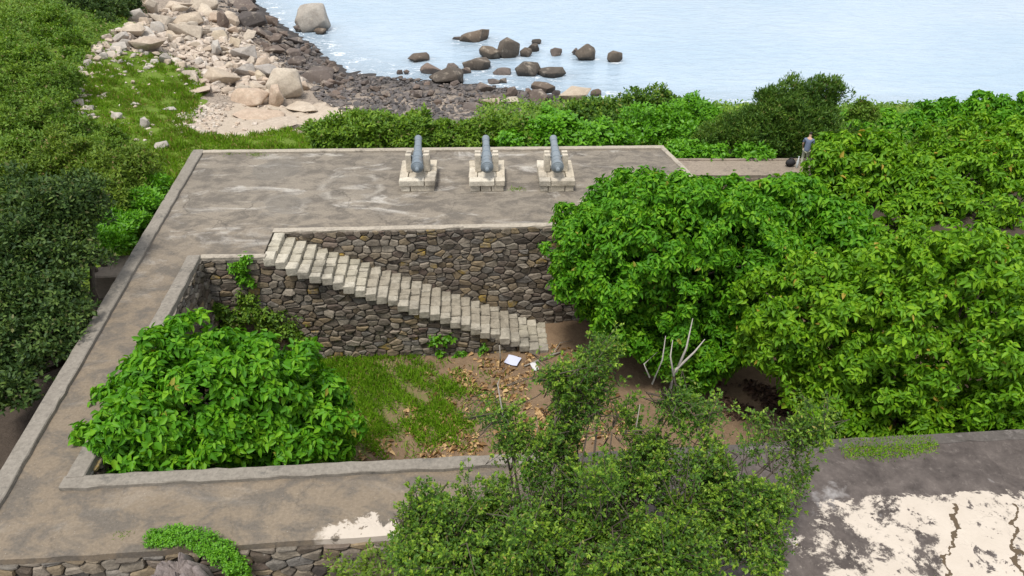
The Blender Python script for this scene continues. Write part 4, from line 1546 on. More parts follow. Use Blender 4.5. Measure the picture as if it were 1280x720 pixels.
plant("coastal_shrub", "rough green shrub on the shore edge behind the lime green mound", "shrub", gz(6.5, 44),
      [lob(745, 143, 20, 43), lob(790, 140, 23, 43), lob(830, 138, 24, 43.5), lob(760, 160, 22, 41), lob(715, 149, 15, 43), lob(690, 153, 14, 43)],
      2000, 8, .26, .24, M['small'], 13, trunk_r=.06, shell=.45, low=-.6, rough=.25, crown="foliage", trunk="stem", **SM)
plant("coastal_shrub", "lighter green shrub between the end of the gun floor and the dark bush", "shrub", gz(10, 40),
      [lob(800, 165, 26, 40), lob(840, 160, 28, 40.5), lob(870, 150, 28, 42), lob(870, 175, 20, 38), lob(770, 175, 20, 38)],
      1600, 8, .26, .26, M['vine'], 14, trunk_r=.06, shell=.45, low=-.6, rough=.22, crown="foliage", trunk="stem", **SM)
plant("windswept_bush", "tall dark windswept bush standing over the narrow path", "bush", gz(13.5, 36.6),
      [lob(885, 176, 18, 36.6), lob(912, 166, 21, 36.8), lob(942, 153, 23, 37), lob(972, 140, 26, 37.2), lob(1002, 130, 25, 37.6), lob(1028, 120, 18, 38), lob(1044, 113, 12, 38.2), lob(960, 168, 26, 36.4), lob(998, 158, 27, 36.8), lob(925, 178, 16, 36.2), lob(985, 180, 16, 36.2), lob(1028, 160, 18, 36.8), lob(1015, 178, 16, 36.2), lob(940, 172, 22, 36.3), lob(960, 126, 11, 37.6), lob(990, 112, 12, 38), lob(1018, 145, 20, 37.2)],
      6500, 8, .19, .15, M['wind'], 15, trunk_r=.09, shell=.5, low=-.8, rough=.2, crown="foliage", trunk="stem", tuft=.4, up=.6, droop=.0, spread=(15, 60), scatter_=.1)
plant("small_shrub", "small leafy shrub on the skyline just past the tall dark bush", "shrub", gz(18.5, 38.5),
      [lob(1078, 134, 8, 38.5), lob(1070, 142, 8, 38.3), lob(1090, 144, 8, 38.3)],
      260, 7, .22, .2, M['scrub'], 16, trunk_r=.03, shell=.7, low=-.8, rough=.3, crown="foliage", trunk="stem", **SM)
for i, (px, py, r_, Y_, lab) in enumerate([(855, 192, 17, 35.6, "low green ground plant at the start of the narrow path, by the gun floor corner"), (890, 193, 15, 35.4, "low green ground plant along the path under the dark bush"), (945, 191, 17, 35.3, "low green ground plant under the middle of the dark bush")]):
    plant("ground_plant", lab, "plant", gz(PY(px, py, Y_)[0], Y_), [lob(px, py, r_, Y_, (1.3, 1, .7)), lob(px - 12, py + 2, r_ * .7, Y_)], 260, 7, .24, .28, M['vine'], 17 + i, "plants along the path", .02, .5, -.4, .2, "foliage", "stem", up=.8, droop=.15, spread=(40, 95), scatter_=.08)
plant("broadleaf_shrub", "deep green shrub filling the gap between the guns-side tree and the path wall", "shrub", (12.5, 29.5, -3.5),
      [lob(960, 265, 40, 29), lob(1000, 255, 34, 29.6), lob(920, 255, 30, 29.6), lob(880, 245, 18, 30), lob(1040, 300, 45, 28)],
      1700, 8, .33, .26, M['broad'], 20, trunk_r=.1, shell=.45, crown="foliage", trunk="stem", tuft=.65, up=.5, droop=.55, spread=(55, 115), scatter_=.08)

# left hillside
HILL = [
    ("dark dense tree overhanging the outer side of the side walk", 'dark', [(55, 270, 60), (85, 255, 46), (40, 330, 70), (80, 320, 46), (30, 400, 62), (66, 385, 44), (92, 288, 30), (-20, 330, 80), (56, 425, 38), (10, 450, 44), (112, 250, 24), (8, 485, 36), (70, 400, 34)], (17.3, 24), (-16.6, 21.5), 6400, .18, .24, "dark_tree"),
    ("olive scrub bush between the dark tree and the bright grass", 'olive', [(138, 222, 36), (165, 208, 28), (112, 210, 34), (85, 200, 36), (150, 248, 24)], (29, 32), None, 2200, .20, .2, "scrub_bush"),
    ("yellow-green scrub bush on the slope above the dark tree", 'olive', [(40, 225, 40), (0, 230, 45), (80, 225, 32), (-40, 225, 45)], (29, 31), None, 1700, .20, .2, "scrub_bush"),
    ("green bush hugging the outer side of the battery wall, tall grass by it", 'vine', [(155, 285, 22), (175, 262, 22), (195, 240, 20), (140, 300, 18)], (26.5, 31), None, 800, .22, .2, "wall_bush"),
    ("grey-green scrub bush low on the slope with rocks beyond it", 'scrub', [(95, 170, 32), (140, 185, 28), (60, 165, 36), (115, 195, 26)], (36, 39), None, 2100, .21, .22, "scrub_bush"),
    ("deep green scrub bush at the picture's edge, mid slope", 'scrub', [(15, 170, 42), (-30, 180, 50), (30, 190, 36)], (35, 37), None, 1500, .21, .22, "scrub_bush"),
    ("dense scrub thicket beside the flat pale stone", 'scrub', [(60, 115, 34), (85, 100, 26), (40, 130, 36), (70, 140, 26), (20, 110, 36)], (43, 48), None, 1900, .22, .22, "scrub_bush"),
    ("fresh green scrub thicket at the picture's edge, upper slope", 'hedge', [(10, 80, 38), (-30, 95, 45), (45, 78, 28), (-10, 120, 40)], (48, 52), None, 1700, .24, .22, "scrub_bush"),
    ("green scrub thicket climbing above the stones to the hill top", 'hedge', [(60, 55, 32), (85, 60, 24), (95, 78, 18), (25, 40, 34), (70, 35, 26)], (56, 62), None, 1800, .26, .22, "scrub_bush"),
    ("dark bushy tree at the head of the jumble", 'dark', [(120, 15, 26), (145, 14, 24), (95, 20, 24), (160, 5, 20), (110, 0, 26), (135, 30, 16)], (68, 74), None, 1700, .28, .2, "dark_tree"),
    ("green thicket at the top corner of the slope", 'scrub', [(30, 8, 34), (0, 20, 36), (60, 5, 30), (-40, 30, 50)], (64, 72), None, 1500, .28, .22, "scrub_bush"),
]
for i, (lab, mt, ls, (ya, yb), base, n, L, wr, nm) in enumerate(HILL):
    ymax, ymin = max(l[1] for l in ls), min(l[1] for l in ls)
    lo = []
    for px, py, r_ in ls:
        t_ = 0 if ymax == ymin else (ymax - py) / (ymax - ymin)
        lo.append(lob(px, py, r_ * .9, ya + (yb - ya) * t_))
    if base is None:
        cx = float(np.mean([l[0][0] for l in lo])); cyy = float(np.mean([l[0][1] for l in lo]))
        base = (cx, cyy)
    b = gz(*base)
    plant(nm, lab, "tree" if "tree" in nm else "bush", b, lo, n, 8, L, wr, M[mt], 60 + i, None, .16 if nm == "dark_tree" else .05, .5, -.75, .24, "crown" if "tree" in nm else "foliage", "trunk" if "tree" in nm else "stem",
          tuft=.42, up=.6, droop=.05, spread=(20, 85), scatter_=.1)
# visible trunks of the dark tree by the walk
dt = [o for o in COL.objects if o.name == "dark_tree"][0]
mb = MB()
for a, b in (((136, 352, -1.9), (120, 316, -.3)), ((112, 405, -2.6), (96, 360, -.3)), ((128, 362, -2.0), (112, 328, -.3))):
    p = G(*a); q = PY(b[0], b[1], p[1] + b[2])
    mb.tube([p - np.array([0, 0, .8]), p * .5 + q * .5 + np.array([.12, 0, 0]), q], [.16, .13, .09], 8)
o = mb.build("limb", M['bark'], dt, True)
o.matrix_parent_inverse = Matrix.Translation(-Vector(dt.location))


# grass and ground cover
def blades(name, pts, hmin, hmax, mat, label, seed, wid=.018, lean=.5, parent=None, patchy=False):
    rs = np.random.default_rng(seed)
    P = np.array(pts, float)
    n = len(P)
    Lf = 1 if not patchy else np.clip(.75 + .55 * np.sin(P[:, 0] * 1.1 + np.sin(P[:, 1] * .9) * 2) * np.sin(P[:, 1] * 1.3 + np.cos(P[:, 0] * .7)) + .25 * np.sin(P[:, 0] * 4.3 + P[:, 1] * 3.1), .25, 1.6)
    D = norm(np.array([0, 0, 1.0]) + rs.normal(0, lean, (n, 3)) * np.array([1, 1, .2]))
    L = rs.uniform(hmin, hmax, n) * Lf
    N = norm(rs.normal(size=(n, 3)) + np.array([0, 0, .2]))
    V, F = leaf_arrays(P, D, N, L, np.full(n, wid) * rs.uniform(.7, 1.4, n), .1, .35)
    o = mesh_obj(name, V, F, mat, parent, True)
    if label: tag(o, label, None, None, "stuff")
    return o


rs = np.random.default_rng(77)
def cand(n, x0, x1, y0, y1): return rs.uniform(x0, x1, n), rs.uniform(y0, y1, n)
x, y = cand(220000, -34, -6, 30, 62)
z = zt(x, y)
px_, py_ = W2P(x, y, z)
GP = [(60, 330), (60, 120), (120, 80), (200, 66), (262, 96), (250, 125), (235, 165), (300, 172), (382, 160), (430, 190), (245, 190), (140, 330)]
m = inpoly(px_, py_, GP) & ~inpoly(x, y, foot)
fld = np.sin(x * .9 + np.sin(y * .7) * 2) * np.sin(y * 1.1 + np.cos(x * .6) * 2) + .5 * np.sin(x * 2.7 + y * 1.9)
m &= fld + rs.normal(0, .5, len(x)) > -.35
x, y, z = x[m][:60000], y[m][:60000], z[m][:60000]
blades("grass", np.stack([x, y, z], 1), .14, .42, M['grass'], "bright green grass on the slope between shrubs and sand", 3, .026, .6, None, True)
# tall strap grass by the battery wall
x, y = cand(6000, -22, -15.5, 24, 34)
z = zt(x, y); px_, py_ = W2P(x, y, z + .4)
m = inpoly(px_, py_, [(150, 310), (175, 255), (200, 225), (222, 225), (200, 270), (165, 320)])
blades("tall_grass", np.stack([x[m], y[m], z[m]], 1), .5, 1.3, M['grass'], "tall strap-leaved grass along the outside of the battery wall", 4, .035, .4)
# low ground cover on the hill so that no bare terrain shows between bushes
x, y = cand(60000, -62, -15, 8, 90)
z = zt(x, y); px_, py_ = W2P(x, y, z)
LEFT = [(-200, 420), (-200, -60), (150, -60), (170, 20), (120, 60), (90, 95), (80, 130), (105, 155), (130, 200), (160, 240), (130, 330), (60, 420)]
m = inpoly(px_, py_, LEFT)
P = np.stack([x[m], y[m], z[m] + .1], 1)[:9000]
V, F = rosettes(P, np.tile([0, 0, 1.], (len(P), 1)), 7, .3, .22, rs, up=.8, droop=.1, spread=(30, 95), scatter_=.25)
tag(mesh_obj("ground_cover", V, F, M['scrub'], None, True), "low tangled ground cover between the bushes of the slope", None, None, "stuff")
x, y = cand(40000, -16, 60, 34.5, 56)
z = zt(x, y); px_, py_ = W2P(x, y, z)
m = (z > -5.4) & ~inpoly(x, y, foot) & ((px_ > 600) | (y < 44)) & ((px_ > 400) | (y < 36)) & ~((x > 5) & (x < 22) & (y < 36.2))
P = np.stack([x[m], y[m], z[m] + .15], 1)[:9000]
V, F = rosettes(P, np.tile([0, 0, 1.], (len(P), 1)), 7, .3, .26, rs, up=.8, droop=.1, spread=(30, 95), scatter_=.3)
tag(mesh_obj("ground_cover", V, F, M['hedge'], None, True), "low green ground cover between the gun floor and the shore", None, None, "stuff")
# courtyard grass
x, y = cand(90000, -9, 6, 16.5, 25)
z = zc(x, y); px_, py_ = W2P(x, y, z)
m = np.zeros(len(x), bool)
px_ = px_ + rs.normal(0, 22, len(x)); py_ = py_ + rs.normal(0, 11, len(x))
for g in GR + [[(372, 440), (520, 438), (470, 470), (400, 620)], [(470, 470), (600, 478), (610, 520), (585, 550), (480, 560)]]: m |= inpoly(px_, py_, g)
fld = np.sin(x * 2.1 + np.sin(y * 1.7) * 1.5) * np.sin(y * 2.3 + np.cos(x * 1.6)) + .4 * np.sin(x * 5.7 + y * 4.9)
m &= (fld + rs.normal(0, .45, len(x)) > -.05) | inpoly(px_, py_, [(372, 440), (480, 438), (450, 480), (400, 620)])
x, y, z = x[m][:26000], y[m][:26000], z[m][:26000]
blades("courtyard_grass", np.stack([x, y, z], 1), .12, .34, M['lawn'], "patchy grass on the courtyard floor", 5, .012, .7)
# grass tuft growing on the near walk
x, y = cand(26000, 5, 12, 12, 16)
px_, py_ = W2P(x, y, 0 * x)
px_ += rs.normal(0, 6, len(x)); py_ += rs.normal(0, 2.5, len(x))
m = inpoly(px_, py_, [(1048, 562), (1075, 548), (1150, 545), (1175, 552), (1165, 566), (1100, 574), (1060, 572)])
blades("grass_tuft", np.stack([x[m], y[m], 0 * x[m]], 1)[:7000], .05, .15, M['lawn'], None, 6, .008, .8)
tag(bpy.data.objects["grass_tuft"], "patch of grass growing on the dark near walk", None, None, "stuff")
x, y = cand(3000, -13, -7, 10.8, 12.5)
px_, py_ = W2P(x, y, 0 * x)
m = inpoly(px_, py_, [(136, 672), (150, 664), (165, 662), (168, 668), (150, 676)])
tag(blades("grass_tuft", np.stack([x[m], y[m], 0 * x[m]], 1)[:160], .03, .09, M['grass'], None, 8, .006, .8), "tiny grass patch on the walk above the stump", None, None, "stuff")

for q, lab in (((646, 237), "tiny weed patch on the gun floor before the middle and last cannon"), ((287, 192), "small weed tuft in the joint by the far kerb of the gun floor"), ((320, 194), "low weeds along the far kerb away from the cannons")):
    g0 = G(*q); n0 = 90
    tag(blades("grass_tuft", g0 + rs.normal(0, .16, (n0, 3)) * np.array([1.3, .7, 0]), .04, .13, M['grass'], None, 30, .01, .9), lab, None, None, "stuff")

# leaf litter
def litter(name, n, poly_, mat, label, L, seed, xr, yr):
    rs = np.random.default_rng(seed)
    x, y = rs.uniform(xr[0], xr[1], n * 12), rs.uniform(yr[0], yr[1], n * 12)
    z = zc(x, y)
    a, b = W2P(x, y, z)
    m = inpoly(a, b, poly_)
    f = np.sin(x * 1.6 + 1 + np.sin(y * 1.1) * 1.4) * np.sin(y * 1.9 + np.cos(x * 1.2)) + .5 * np.sin(x * 3.7 + 2 * y) + rs.normal(0, .35, len(x)) > .1
    m &= f
    x, y, z = x[m][:n], y[m][:n], z[m][:n]
    k = len(x)
    P = np.stack([x, y, z + rs.uniform(.01, .06, k)], 1)
    D = norm(rs.normal(size=(k, 3)) * np.array([1, 1, .25]))
    N = norm(np.array([0, 0, 1.0]) + rs.normal(0, .4, (k, 3)))
    LL = rs.uniform(.25, 1.25, k) * L
    V, F = leaf_arrays(P, D, N, LL, LL * rs.uniform(.2, .4, k), .7, .4)
    tag(mesh_obj(name, V, F, mat, None, False), label, None, None, "stuff")


litter("fallen_leaves", 3000, [(420, 600), (470, 540), (520, 500), (545, 445), (600, 440), (690, 430), (760, 450), (780, 520), (800, 590), (640, 600)], M['litter'], "tan fallen leaves strewn over the courtyard soil", .24, 1, (-8, 7), (15, 27))
litter("dark_fallen_leaves", 1600, [(880, 520), (900, 480), (950, 476), (1000, 490), (1010, 520), (960, 530)], M['litter_dark'], "heap of dark dry leaves under the big trees", .22, 2, (4, 12), (17, 26))

# wall plants
def wallplant(label, pts, n, L, seed, mat='vine', name="wall_plant"):
    """small plant rooted in the joints of a wall face"""
    rs = np.random.default_rng(seed)
    lo = [((p[0], p[1], p[2]), (r_, r_ * .5, r_)) for p, r_ in pts]
    e = empty(name, tuple(pts[-1][0]), label, "plant")
    b = np.array(pts[-1][0])
    P, N = sample_lobes(lo, n, rs, .7, -.9, .25)
    V, F = rosettes(P, N, 6, L, .3, rs, up=.3, droop=.3, spread=(40, 100), scatter_=.05)
    mesh_obj("foliage", V - b, F, M[mat], e, True)
    mb = MB()
    for p, r_ in pts:
        mb.tube([(0, .05, 0), (np.array(p) - b) * .6 + np.array([0, .04, .02]), np.array(p) - b], [.015, .012, .006], 5)
    mb.build("stem", M['bark'], e, True)


def swall(px, py):
    """point on the stair flank wall"""
    d = ray(px, py); o = np.array([0, 0, CAMZ])
    nrm = np.array([ey[0], ey[1], 0]); q = np.array([LW[0], LW[1], 0])
    t = nrm.dot(q - o) / nrm.dot(d)
    return o + d * t - nrm * .14


wallplant("small green vine hanging from the top of the wall beside the stair head", [(swall(300, 332), .34), (swall(307, 347), .34), (swall(310, 322), .2)], 110, .16, 1)
wallplant("dark green creeper at the foot of the wall by the courtyard corner", [(swall(358, 412), .72), (swall(335, 400), .6), (swall(312, 388), .6), (swall(380, 425), .5), (swall(268, 385), .5), (swall(290, 400), .6), (swall(310, 372), .35)], 900, .15, 2, 'hedge')
wallplant("spindly fern-like plant rooted low in the stair flank", [(swall(545, 425), .3), (swall(552, 438), .22), (swall(560, 420), .22)], 36, .2, 3)
wallplant("little tuft of bright leaves at the base of the stair flank", [(swall(576, 441), .2), (swall(572, 445), .15)], 22, .16, 4)
wallplant("thin green weed on the stair flank near the lowest steps", [(swall(606, 432), .16), (swall(603, 440), .14)], 14, .14, 5)

# ------------------------------------------------------------------ litter objects in the courtyard
def sheet(label, px, py, w, l, rz_, mat, curl):
    p = G(px, py, FLOORZ + .09)
    V, F = [], []
    nx_, ny_ = 7, 9
    for s in (0, 1):
        for j in range(ny_):
            for i in range(nx_):
                u, v = i / (nx_ - 1) - .5, j / (ny_ - 1) - .5
                V.append((u * w, v * l, curl * (u * u + .6 * v) + .02 * math.sin(u * 5 + v * 4) + (0 if s else -.006)))
    o_ = nx_ * ny_
    for j in range(ny_ - 1):
        for i in range(nx_ - 1):
            a = j * nx_ + i
            F += [(a, a + nx_, a + nx_ + 1, a + 1), (a + o_, a + 1 + o_, a + nx_ + 1 + o_, a + nx_ + o_)]
    o = mesh_obj("paper_sheet", V, F, mat, None, True)
    o.location = (p[0], p[1], zc(p[0], p[1]) + .12)
    o.rotation_euler = (.12, -.06, rz_)
    tag(o, label, "paper")


sheet("larger white sheet of paper lying below the stair foot", 641, 451, .62, .50, -.45, M['paper'], .06)
sheet("smaller white scrap of paper lying beside the fallen branch", 668, 460, .24, .42, .35, M['paper2'], .05)


def stick(label, pts, rad, mat='twig', extra=(), name="branch"):
    e = empty(name, tuple(pts[0]), label, "branch")
    b = np.array(pts[0])
    mb = MB(); mb.tube([np.array(p) - b for p in pts], rad, 7); mb.build("stem", M[mat], e, True)
    for q, rr in extra:
        mb = MB(); mb.tube([np.array(p) - b for p in q], rr, 5); mb.build("twig", M[mat], e, True)


g = lambda px, py, h=.06: G(px, py, FLOORZ + .05) + np.array([0, 0, h])
stick("fallen bent grey branch on the soil past the stair foot", [g(655, 459), g(675, 452, .12), g(690, 447, .16), g(705, 441, .1)], [.03, .045, .05, .03], 'twig', [([g(690, 447, .16), g(700, 435, .3), g(715, 430, .2)], [.025, .018, .008]), ([g(672, 453, .12), g(680, 460, .08)], [.02, .008])])
stick("thin bare stake standing upright by the stair foot", [g(625, 458, 0), g(625, 458, 0) + np.array([.02, 0, .55]), g(625, 458, 0) + np.array([-.01, .02, 1.15])], [.035, .03, .028], 'twig', (), "stake")

# ------------------------------------------------------------------ stump with moss
sp_ = G(222, 704, .05)
es = empty("tree_stump", (sp_[0], sp_[1] - .12, -4.12), "gnarled grey tree stump against the outer wall, draped with bright creeper", "stump")
b = np.array(es.location)
rs = np.random.default_rng(5)
V, F = [], []
ns, nr = 96, 30
for j in range(nr):
    t = j / (nr - 1)
    for i in range(ns):
        a = 2 * math.pi * i / ns
        r_ = .62 + .55 * (1 - t) ** 2 + .10 * math.sin(3 * a + 2 * t) + .07 * math.sin(7 * a + 4 * t + 1) + .06 * math.sin(13 * a - 5 * t) - .10 * abs(math.sin(5 * a + 1.5 * t)) + .035 * math.sin(23 * a + 9 * t)
        r_ *= 1.0 if t < .9 else 1 - (t - .9) * 5
        V.append((r_ * math.cos(a), r_ * .8 * math.sin(a), t * (4.25 + .18 * math.sin(2 * a) + .1 * math.sin(5 * a + 2)) + rs.normal(0, .02)))
for j in range(nr - 1):
    for i in range(ns):
        i2 = (i + 1) % ns
        F.append((j * ns + i, j * ns + i2, (j + 1) * ns + i2, (j + 1) * ns + i))
V.append((0, 0, 4.0)); c_ = len(V) - 1
for i in range(ns): F.append(((nr - 1) * ns + i, (nr - 1) * ns + (i + 1) % ns, c_))
mesh_obj("bole", V, F, M['stump'], es, True)
for k in range(6):
    a = -2.7 + k * .5
    mb = MB()
    p = np.array([.5 * math.cos(a), .4 * math.sin(a), 4.0])
    mb.tube([p - (0, 0, .8), p + np.array([.12 * math.cos(a), .1 * math.sin(a), -.1]), p + np.array([.15 * rs.normal(), .1 * rs.normal(), .22 + .2 * rs.random()])], [.16, .15, .07], 8)
    mb.build("knot", M['stump'], es, True)
ec = empty("creeper", tuple(K_FO[3]), "bright green leafy creeper spilling over the wall edge beside the stump", "plant")
cb = np.array(K_FO[3])
path = [G(196, 674, .1), G(225, 668, .18), G(255, 676, .15), G(275, 688, .05), G(292, 705, -.3), G(305, 735, -1.0), G(310, 770, -1.8)]
lo = [(tuple(p), (.30, .26, .17)) for p in path] + [(tuple(path[i] * .5 + path[i + 1] * .5), (.28, .26, .18)) for i in range(len(path) - 1)]
P, N = sample_lobes(lo, 2000, rs, .6, -.6, .2)
V, F = rosettes(P, N, 6, .05, .42, rs, up=.7, droop=.1, spread=(40, 100), scatter_=.03)
mesh_obj("foliage", V - cb, F, M['vine'], ec, True)
mb = MB(); mb.tube([p - cb for p in path], [.02, .03, .03, .03, .03, .025, .02], 6); mb.build("stem", M['bark'], ec, True)

# ------------------------------------------------------------------ near tree (small leaves, sprays)
def shoots(lobes, n, rs, leafL, side=13, per=8, pw=2 / 3):
    """arching leafy shoots: side twigs shorten towards the tip, small leaves along each; returns old leaves, young leaves, shoot lines"""
    g = 9                                        # shoots fan out in plumes
    n = n // g * g
    P, N = sample_lobes(lobes, n // g, rs, .75, -.85, .2, pw)
    D = norm(N * .8 + np.array([0, 0, .5]) + rs.normal(0, .3, (n // g, 3)))
    P, D = np.repeat(P, g, 0) + rs.normal(0, .17, (n, 3)), norm(np.repeat(D, g, 0) + rs.normal(0, .32, (n, 3)))
    Ln = rs.uniform(.6, 1.4, n)
    B = P - D * (Ln * .75)[:, None]
    bend = norm(rs.normal(size=(n, 3)) * np.array([1, 1, .4])) * (Ln * rs.uniform(.0, .22, n))[:, None]
    s1 = np.tile(np.linspace(.12, .98, side), n)
    Dr, Br, Lr, be = (np.repeat(q, side, 0) for q in (D, B, Ln, bend))
    O = Br + Dr * (s1 * Lr)[:, None] + be * (s1 ** 2)[:, None]
    ref = norm(np.cross(Dr, np.repeat(norm(rs.normal(size=(n, 3))), side, 0))); e2 = np.cross(Dr, ref)
    ph = np.tile(np.arange(side) * 2.4, n) + rs.normal(0, .4, n * side)
    T = norm(Dr * rs.uniform(.5, 1.0, (n * side, 1)) + (ref * np.cos(ph)[:, None] + e2 * np.sin(ph)[:, None]) + np.array([0, 0, .15]))
    TL = Lr * (.34 * (1 - s1) + .07) * rs.uniform(.6, 1.25, n * side)
    m = n * side
    s2 = np.tile(np.linspace(.15, 1, per), m)
    Tr, Or, TLr = (np.repeat(q, per, 0) for q in (T, O, TL))
    base = Or + Tr * (s2 * TLr)[:, None]
    r3 = norm(np.cross(Tr, np.repeat(norm(rs.normal(size=(m, 3))), per, 0))); e3 = np.cross(Tr, r3)
    p3 = np.tile(np.arange(per) * 2.4, m) + rs.normal(0, .5, m * per)
    ld = norm(Tr * .8 + (r3 * np.cos(p3)[:, None] + e3 * np.sin(p3)[:, None]) * .75)
    LL = leafL * rs.uniform(.6, 1.25, m * per)
    nn = norm(np.array([0, 0, 1.0]) + Tr * .3 + rs.normal(0, .35, (m * per, 3)))
    young = np.repeat(s1, per) + rs.normal(0, .12, m * per) > .86
    out = []
    for q in (~young, young):
        out.append(leaf_arrays(base[q], ld[q], nn[q], LL[q], LL[q] * .25, .2, .12))
    return out[0], out[1], (B, D, Ln, bend), (O, T, TL)


TB = np.array([.9, 9.0, -4.4])
# (px, py, radius px, distance): a broad low mass with loose plumes rising from it
MASS = [(528, 650, 42, 9.6), (492, 642, 20, 9.8), (560, 690, 58, 9.0), (520, 700, 38, 9.2), (600, 655, 40, 9.7), (660, 670, 72, 9.2), (700, 632, 50, 9.9), (755, 665, 80, 9.2), (850, 640, 60, 9.7), (910, 622, 42, 10.1), (920, 660, 50, 9.5), (840, 700, 60, 8.8), (700, 715, 70, 8.8), (955, 690, 32, 9.0), (778, 618, 44, 10.1), (610, 715, 60, 8.8), (950, 632, 26, 10.1)]
PLUME = [(630, 515, 13, 11.2), (618, 488, 6, 11.4), (655, 552, 30, 11.0), (722, 488, 26, 11.4), (755, 452, 20, 11.5), (700, 470, 13, 11.4), (765, 540, 34, 11.0), (700, 552, 32, 11), (848, 500, 28, 11.2), (825, 552, 30, 11), (878, 515, 26, 11.2), (905, 560, 34, 10.8), (958, 548, 20, 11), (1003, 540, 17, 11), (1025, 532, 9, 11), (985, 600, 22, 10.6), (640, 540, 20, 11.1), (980, 560, 22, 10.9), (740, 505, 30, 11.2)]
ML, PL_ = [lob(*q) for q in MASS], [lob(*q) for q in PLUME]
FL = ML + PL_
rs = np.random.default_rng(31)
et = empty("small_leaf_tree", tuple(TB), "near small-leaved tree with feathery upright sprays and bare dead branches", "tree")
o1, y1, L1, S1 = shoots(ML, 1300, rs, .08, pw=.6)
o2, y2, L2, S2 = shoots(PL_, 300, rs, .076, pw=.25)
def merge(a, b): return np.concatenate([a[0], b[0]]) - TB, np.concatenate([a[1], b[1] + len(a[0])])
mesh_obj("crown", *merge(o1, o2), M['small'], et, True)
mesh_obj("young_foliage", *merge(y1, y2), M['young'], et, True)
mb = MB()
top = TB + np.array([.1, .3, 2.6])
mb.tube([TB - (0, 0, .4), TB + (.05, .1, 1.2), top], [.26, .22, .18], 10)
for (c, rr) in FL:
    c = np.array(c)
    mid = top * .5 + c * .5 + np.r_[rs.normal(0, .2, 2), -.25]
    mb.tube([top, mid, c], [.075, .035, .012], 6)
C = np.array([l[0] for l in FL])
for (B_, D_, L_, be_), (O_, T_, TL_) in ((L1, S1), (L2, S2)):
    for i in range(len(B_)):
        j = int(np.argmin(((C - B_[i]) ** 2).sum(1)))
        mb.tube([C[j] * .6 + B_[i] * .4, B_[i], B_[i] + D_[i] * L_[i] * .5 + be_[i] * .25, B_[i] + D_[i] * L_[i] + be_[i]], [.014, .011, .008, .003], 4, False)
    for i in range(0, len(O_), 2):
        mb.tube([O_[i], O_[i] + T_[i] * TL_[i]], [.004, .002], 3, False)
o = mb.build("trunk", M['bark'], et, True)
o.data.transform(Matrix.Translation(-Vector(TB)))
for pts, rad in (([(838, 485, 11), (845, 462, 11.1), (868, 440, 11.2), (881, 424, 11.3)], [.035, .028, .018, .008]), ([(842, 470, 11), (838, 445, 11.1), (841, 425, 11.2)], [.024, .016, .006]),
                 ([(845, 465, 11.1), (858, 435, 11.2), (866, 398, 11.3)], [.028, .02, .007]), ([(815, 480, 11), (828, 450, 11.1), (832, 420, 11.2)], [.022, .015, .006]), ([(812, 472, 11), (805, 455, 11), (822, 440, 11.1)], [.018, .012, .006]),
                 ([(632, 540, 11), (628, 515, 11.1), (622, 480, 11.2), (630, 460, 11.3)], [.025, .02, .012, .006]), ([(668, 590, 11), (672, 560, 11), (671, 520, 11)], [.022, .016, .006]), ([(716, 520, 11.2), (717, 490, 11.3), (725, 450, 11.4)], [.02, .014, .006]),
                 ([(648, 560, 11), (640, 535, 11), (630, 520, 11.1)], [.024, .018, .01]), ([(790, 560, 11), (795, 535, 11), (800, 505, 11)], [.022, .014, .006])):
    mb = MB(); mb.tube([PY(*p) - TB for p in pts], rad, 6); mb.build("dead_branch", M['dead'], et, True)

# sapling shoots between the near tree and the outer wall (left foreground)
plant("sapling", "thin leafy sapling at the foot of the outer wall beside the near tree", "plant", (-4.2, 9.6, -4.5),
      [lob(455, 712, 26, 9.8), lob(430, 722, 20, 9.9), lob(480, 700, 22, 9.8)], 150, 7, .12, .22, M['olive'], 90, None, .02, .8, -.8, .3, "foliage", "stem", up=.7, droop=.05, spread=(30, 90), scatter_=.06)

# small weed at the bottom of the peeling deck
x, y = cand(400, 7.2, 8.2, 9.2, 9.8)
px_, py_ = W2P(x, y, 0 * x)
m = (px_ > 1215) & (px_ < 1255)
e = blades("weed", np.stack([x, y, 0 * x], 1)[:40] * np.array([.35, .35, 1]) + np.array([G(1235, 722)[0] * .65 - .0, G(1235, 722)[1] * .65, 0]), .06, .2, M['grass'], None, 9, .006, .6)
tag(e, "wispy weed growing from a crack in the peeling white deck", "plant")

# ------------------------------------------------------------------ person on the path
def skin(name, joints, edges, mat, parent, sub=2):
    me = bpy.data.meshes.new(name)
    me.from_pydata([j[0] for j in joints], edges, [])
    o = bpy.data.objects.new(name, me)
    me.materials.append(mat)
    link(o, parent)
    o.modifiers.new("skin", 'SKIN')
    sv = me.skin_vertices[0].data
    for i, j in enumerate(joints):
        r_ = j[1]
        sv[i].radius = (r_, r_) if not isinstance(r_, tuple) else r_
    sv[0].use_root = True
    o.modifiers["skin"].use_smooth_shade = True
    s = o.modifiers.new("sub", 'SUBSURF'); s.levels = 1; s.render_levels = sub
    return o


pp = G(1003.5, 208, -.35)
ep = empty("person", (pp[0], pp[1], -.35), "person in a blue-grey shirt and pale trousers standing on the path, half hidden by leaves", "person", None, R(-25))
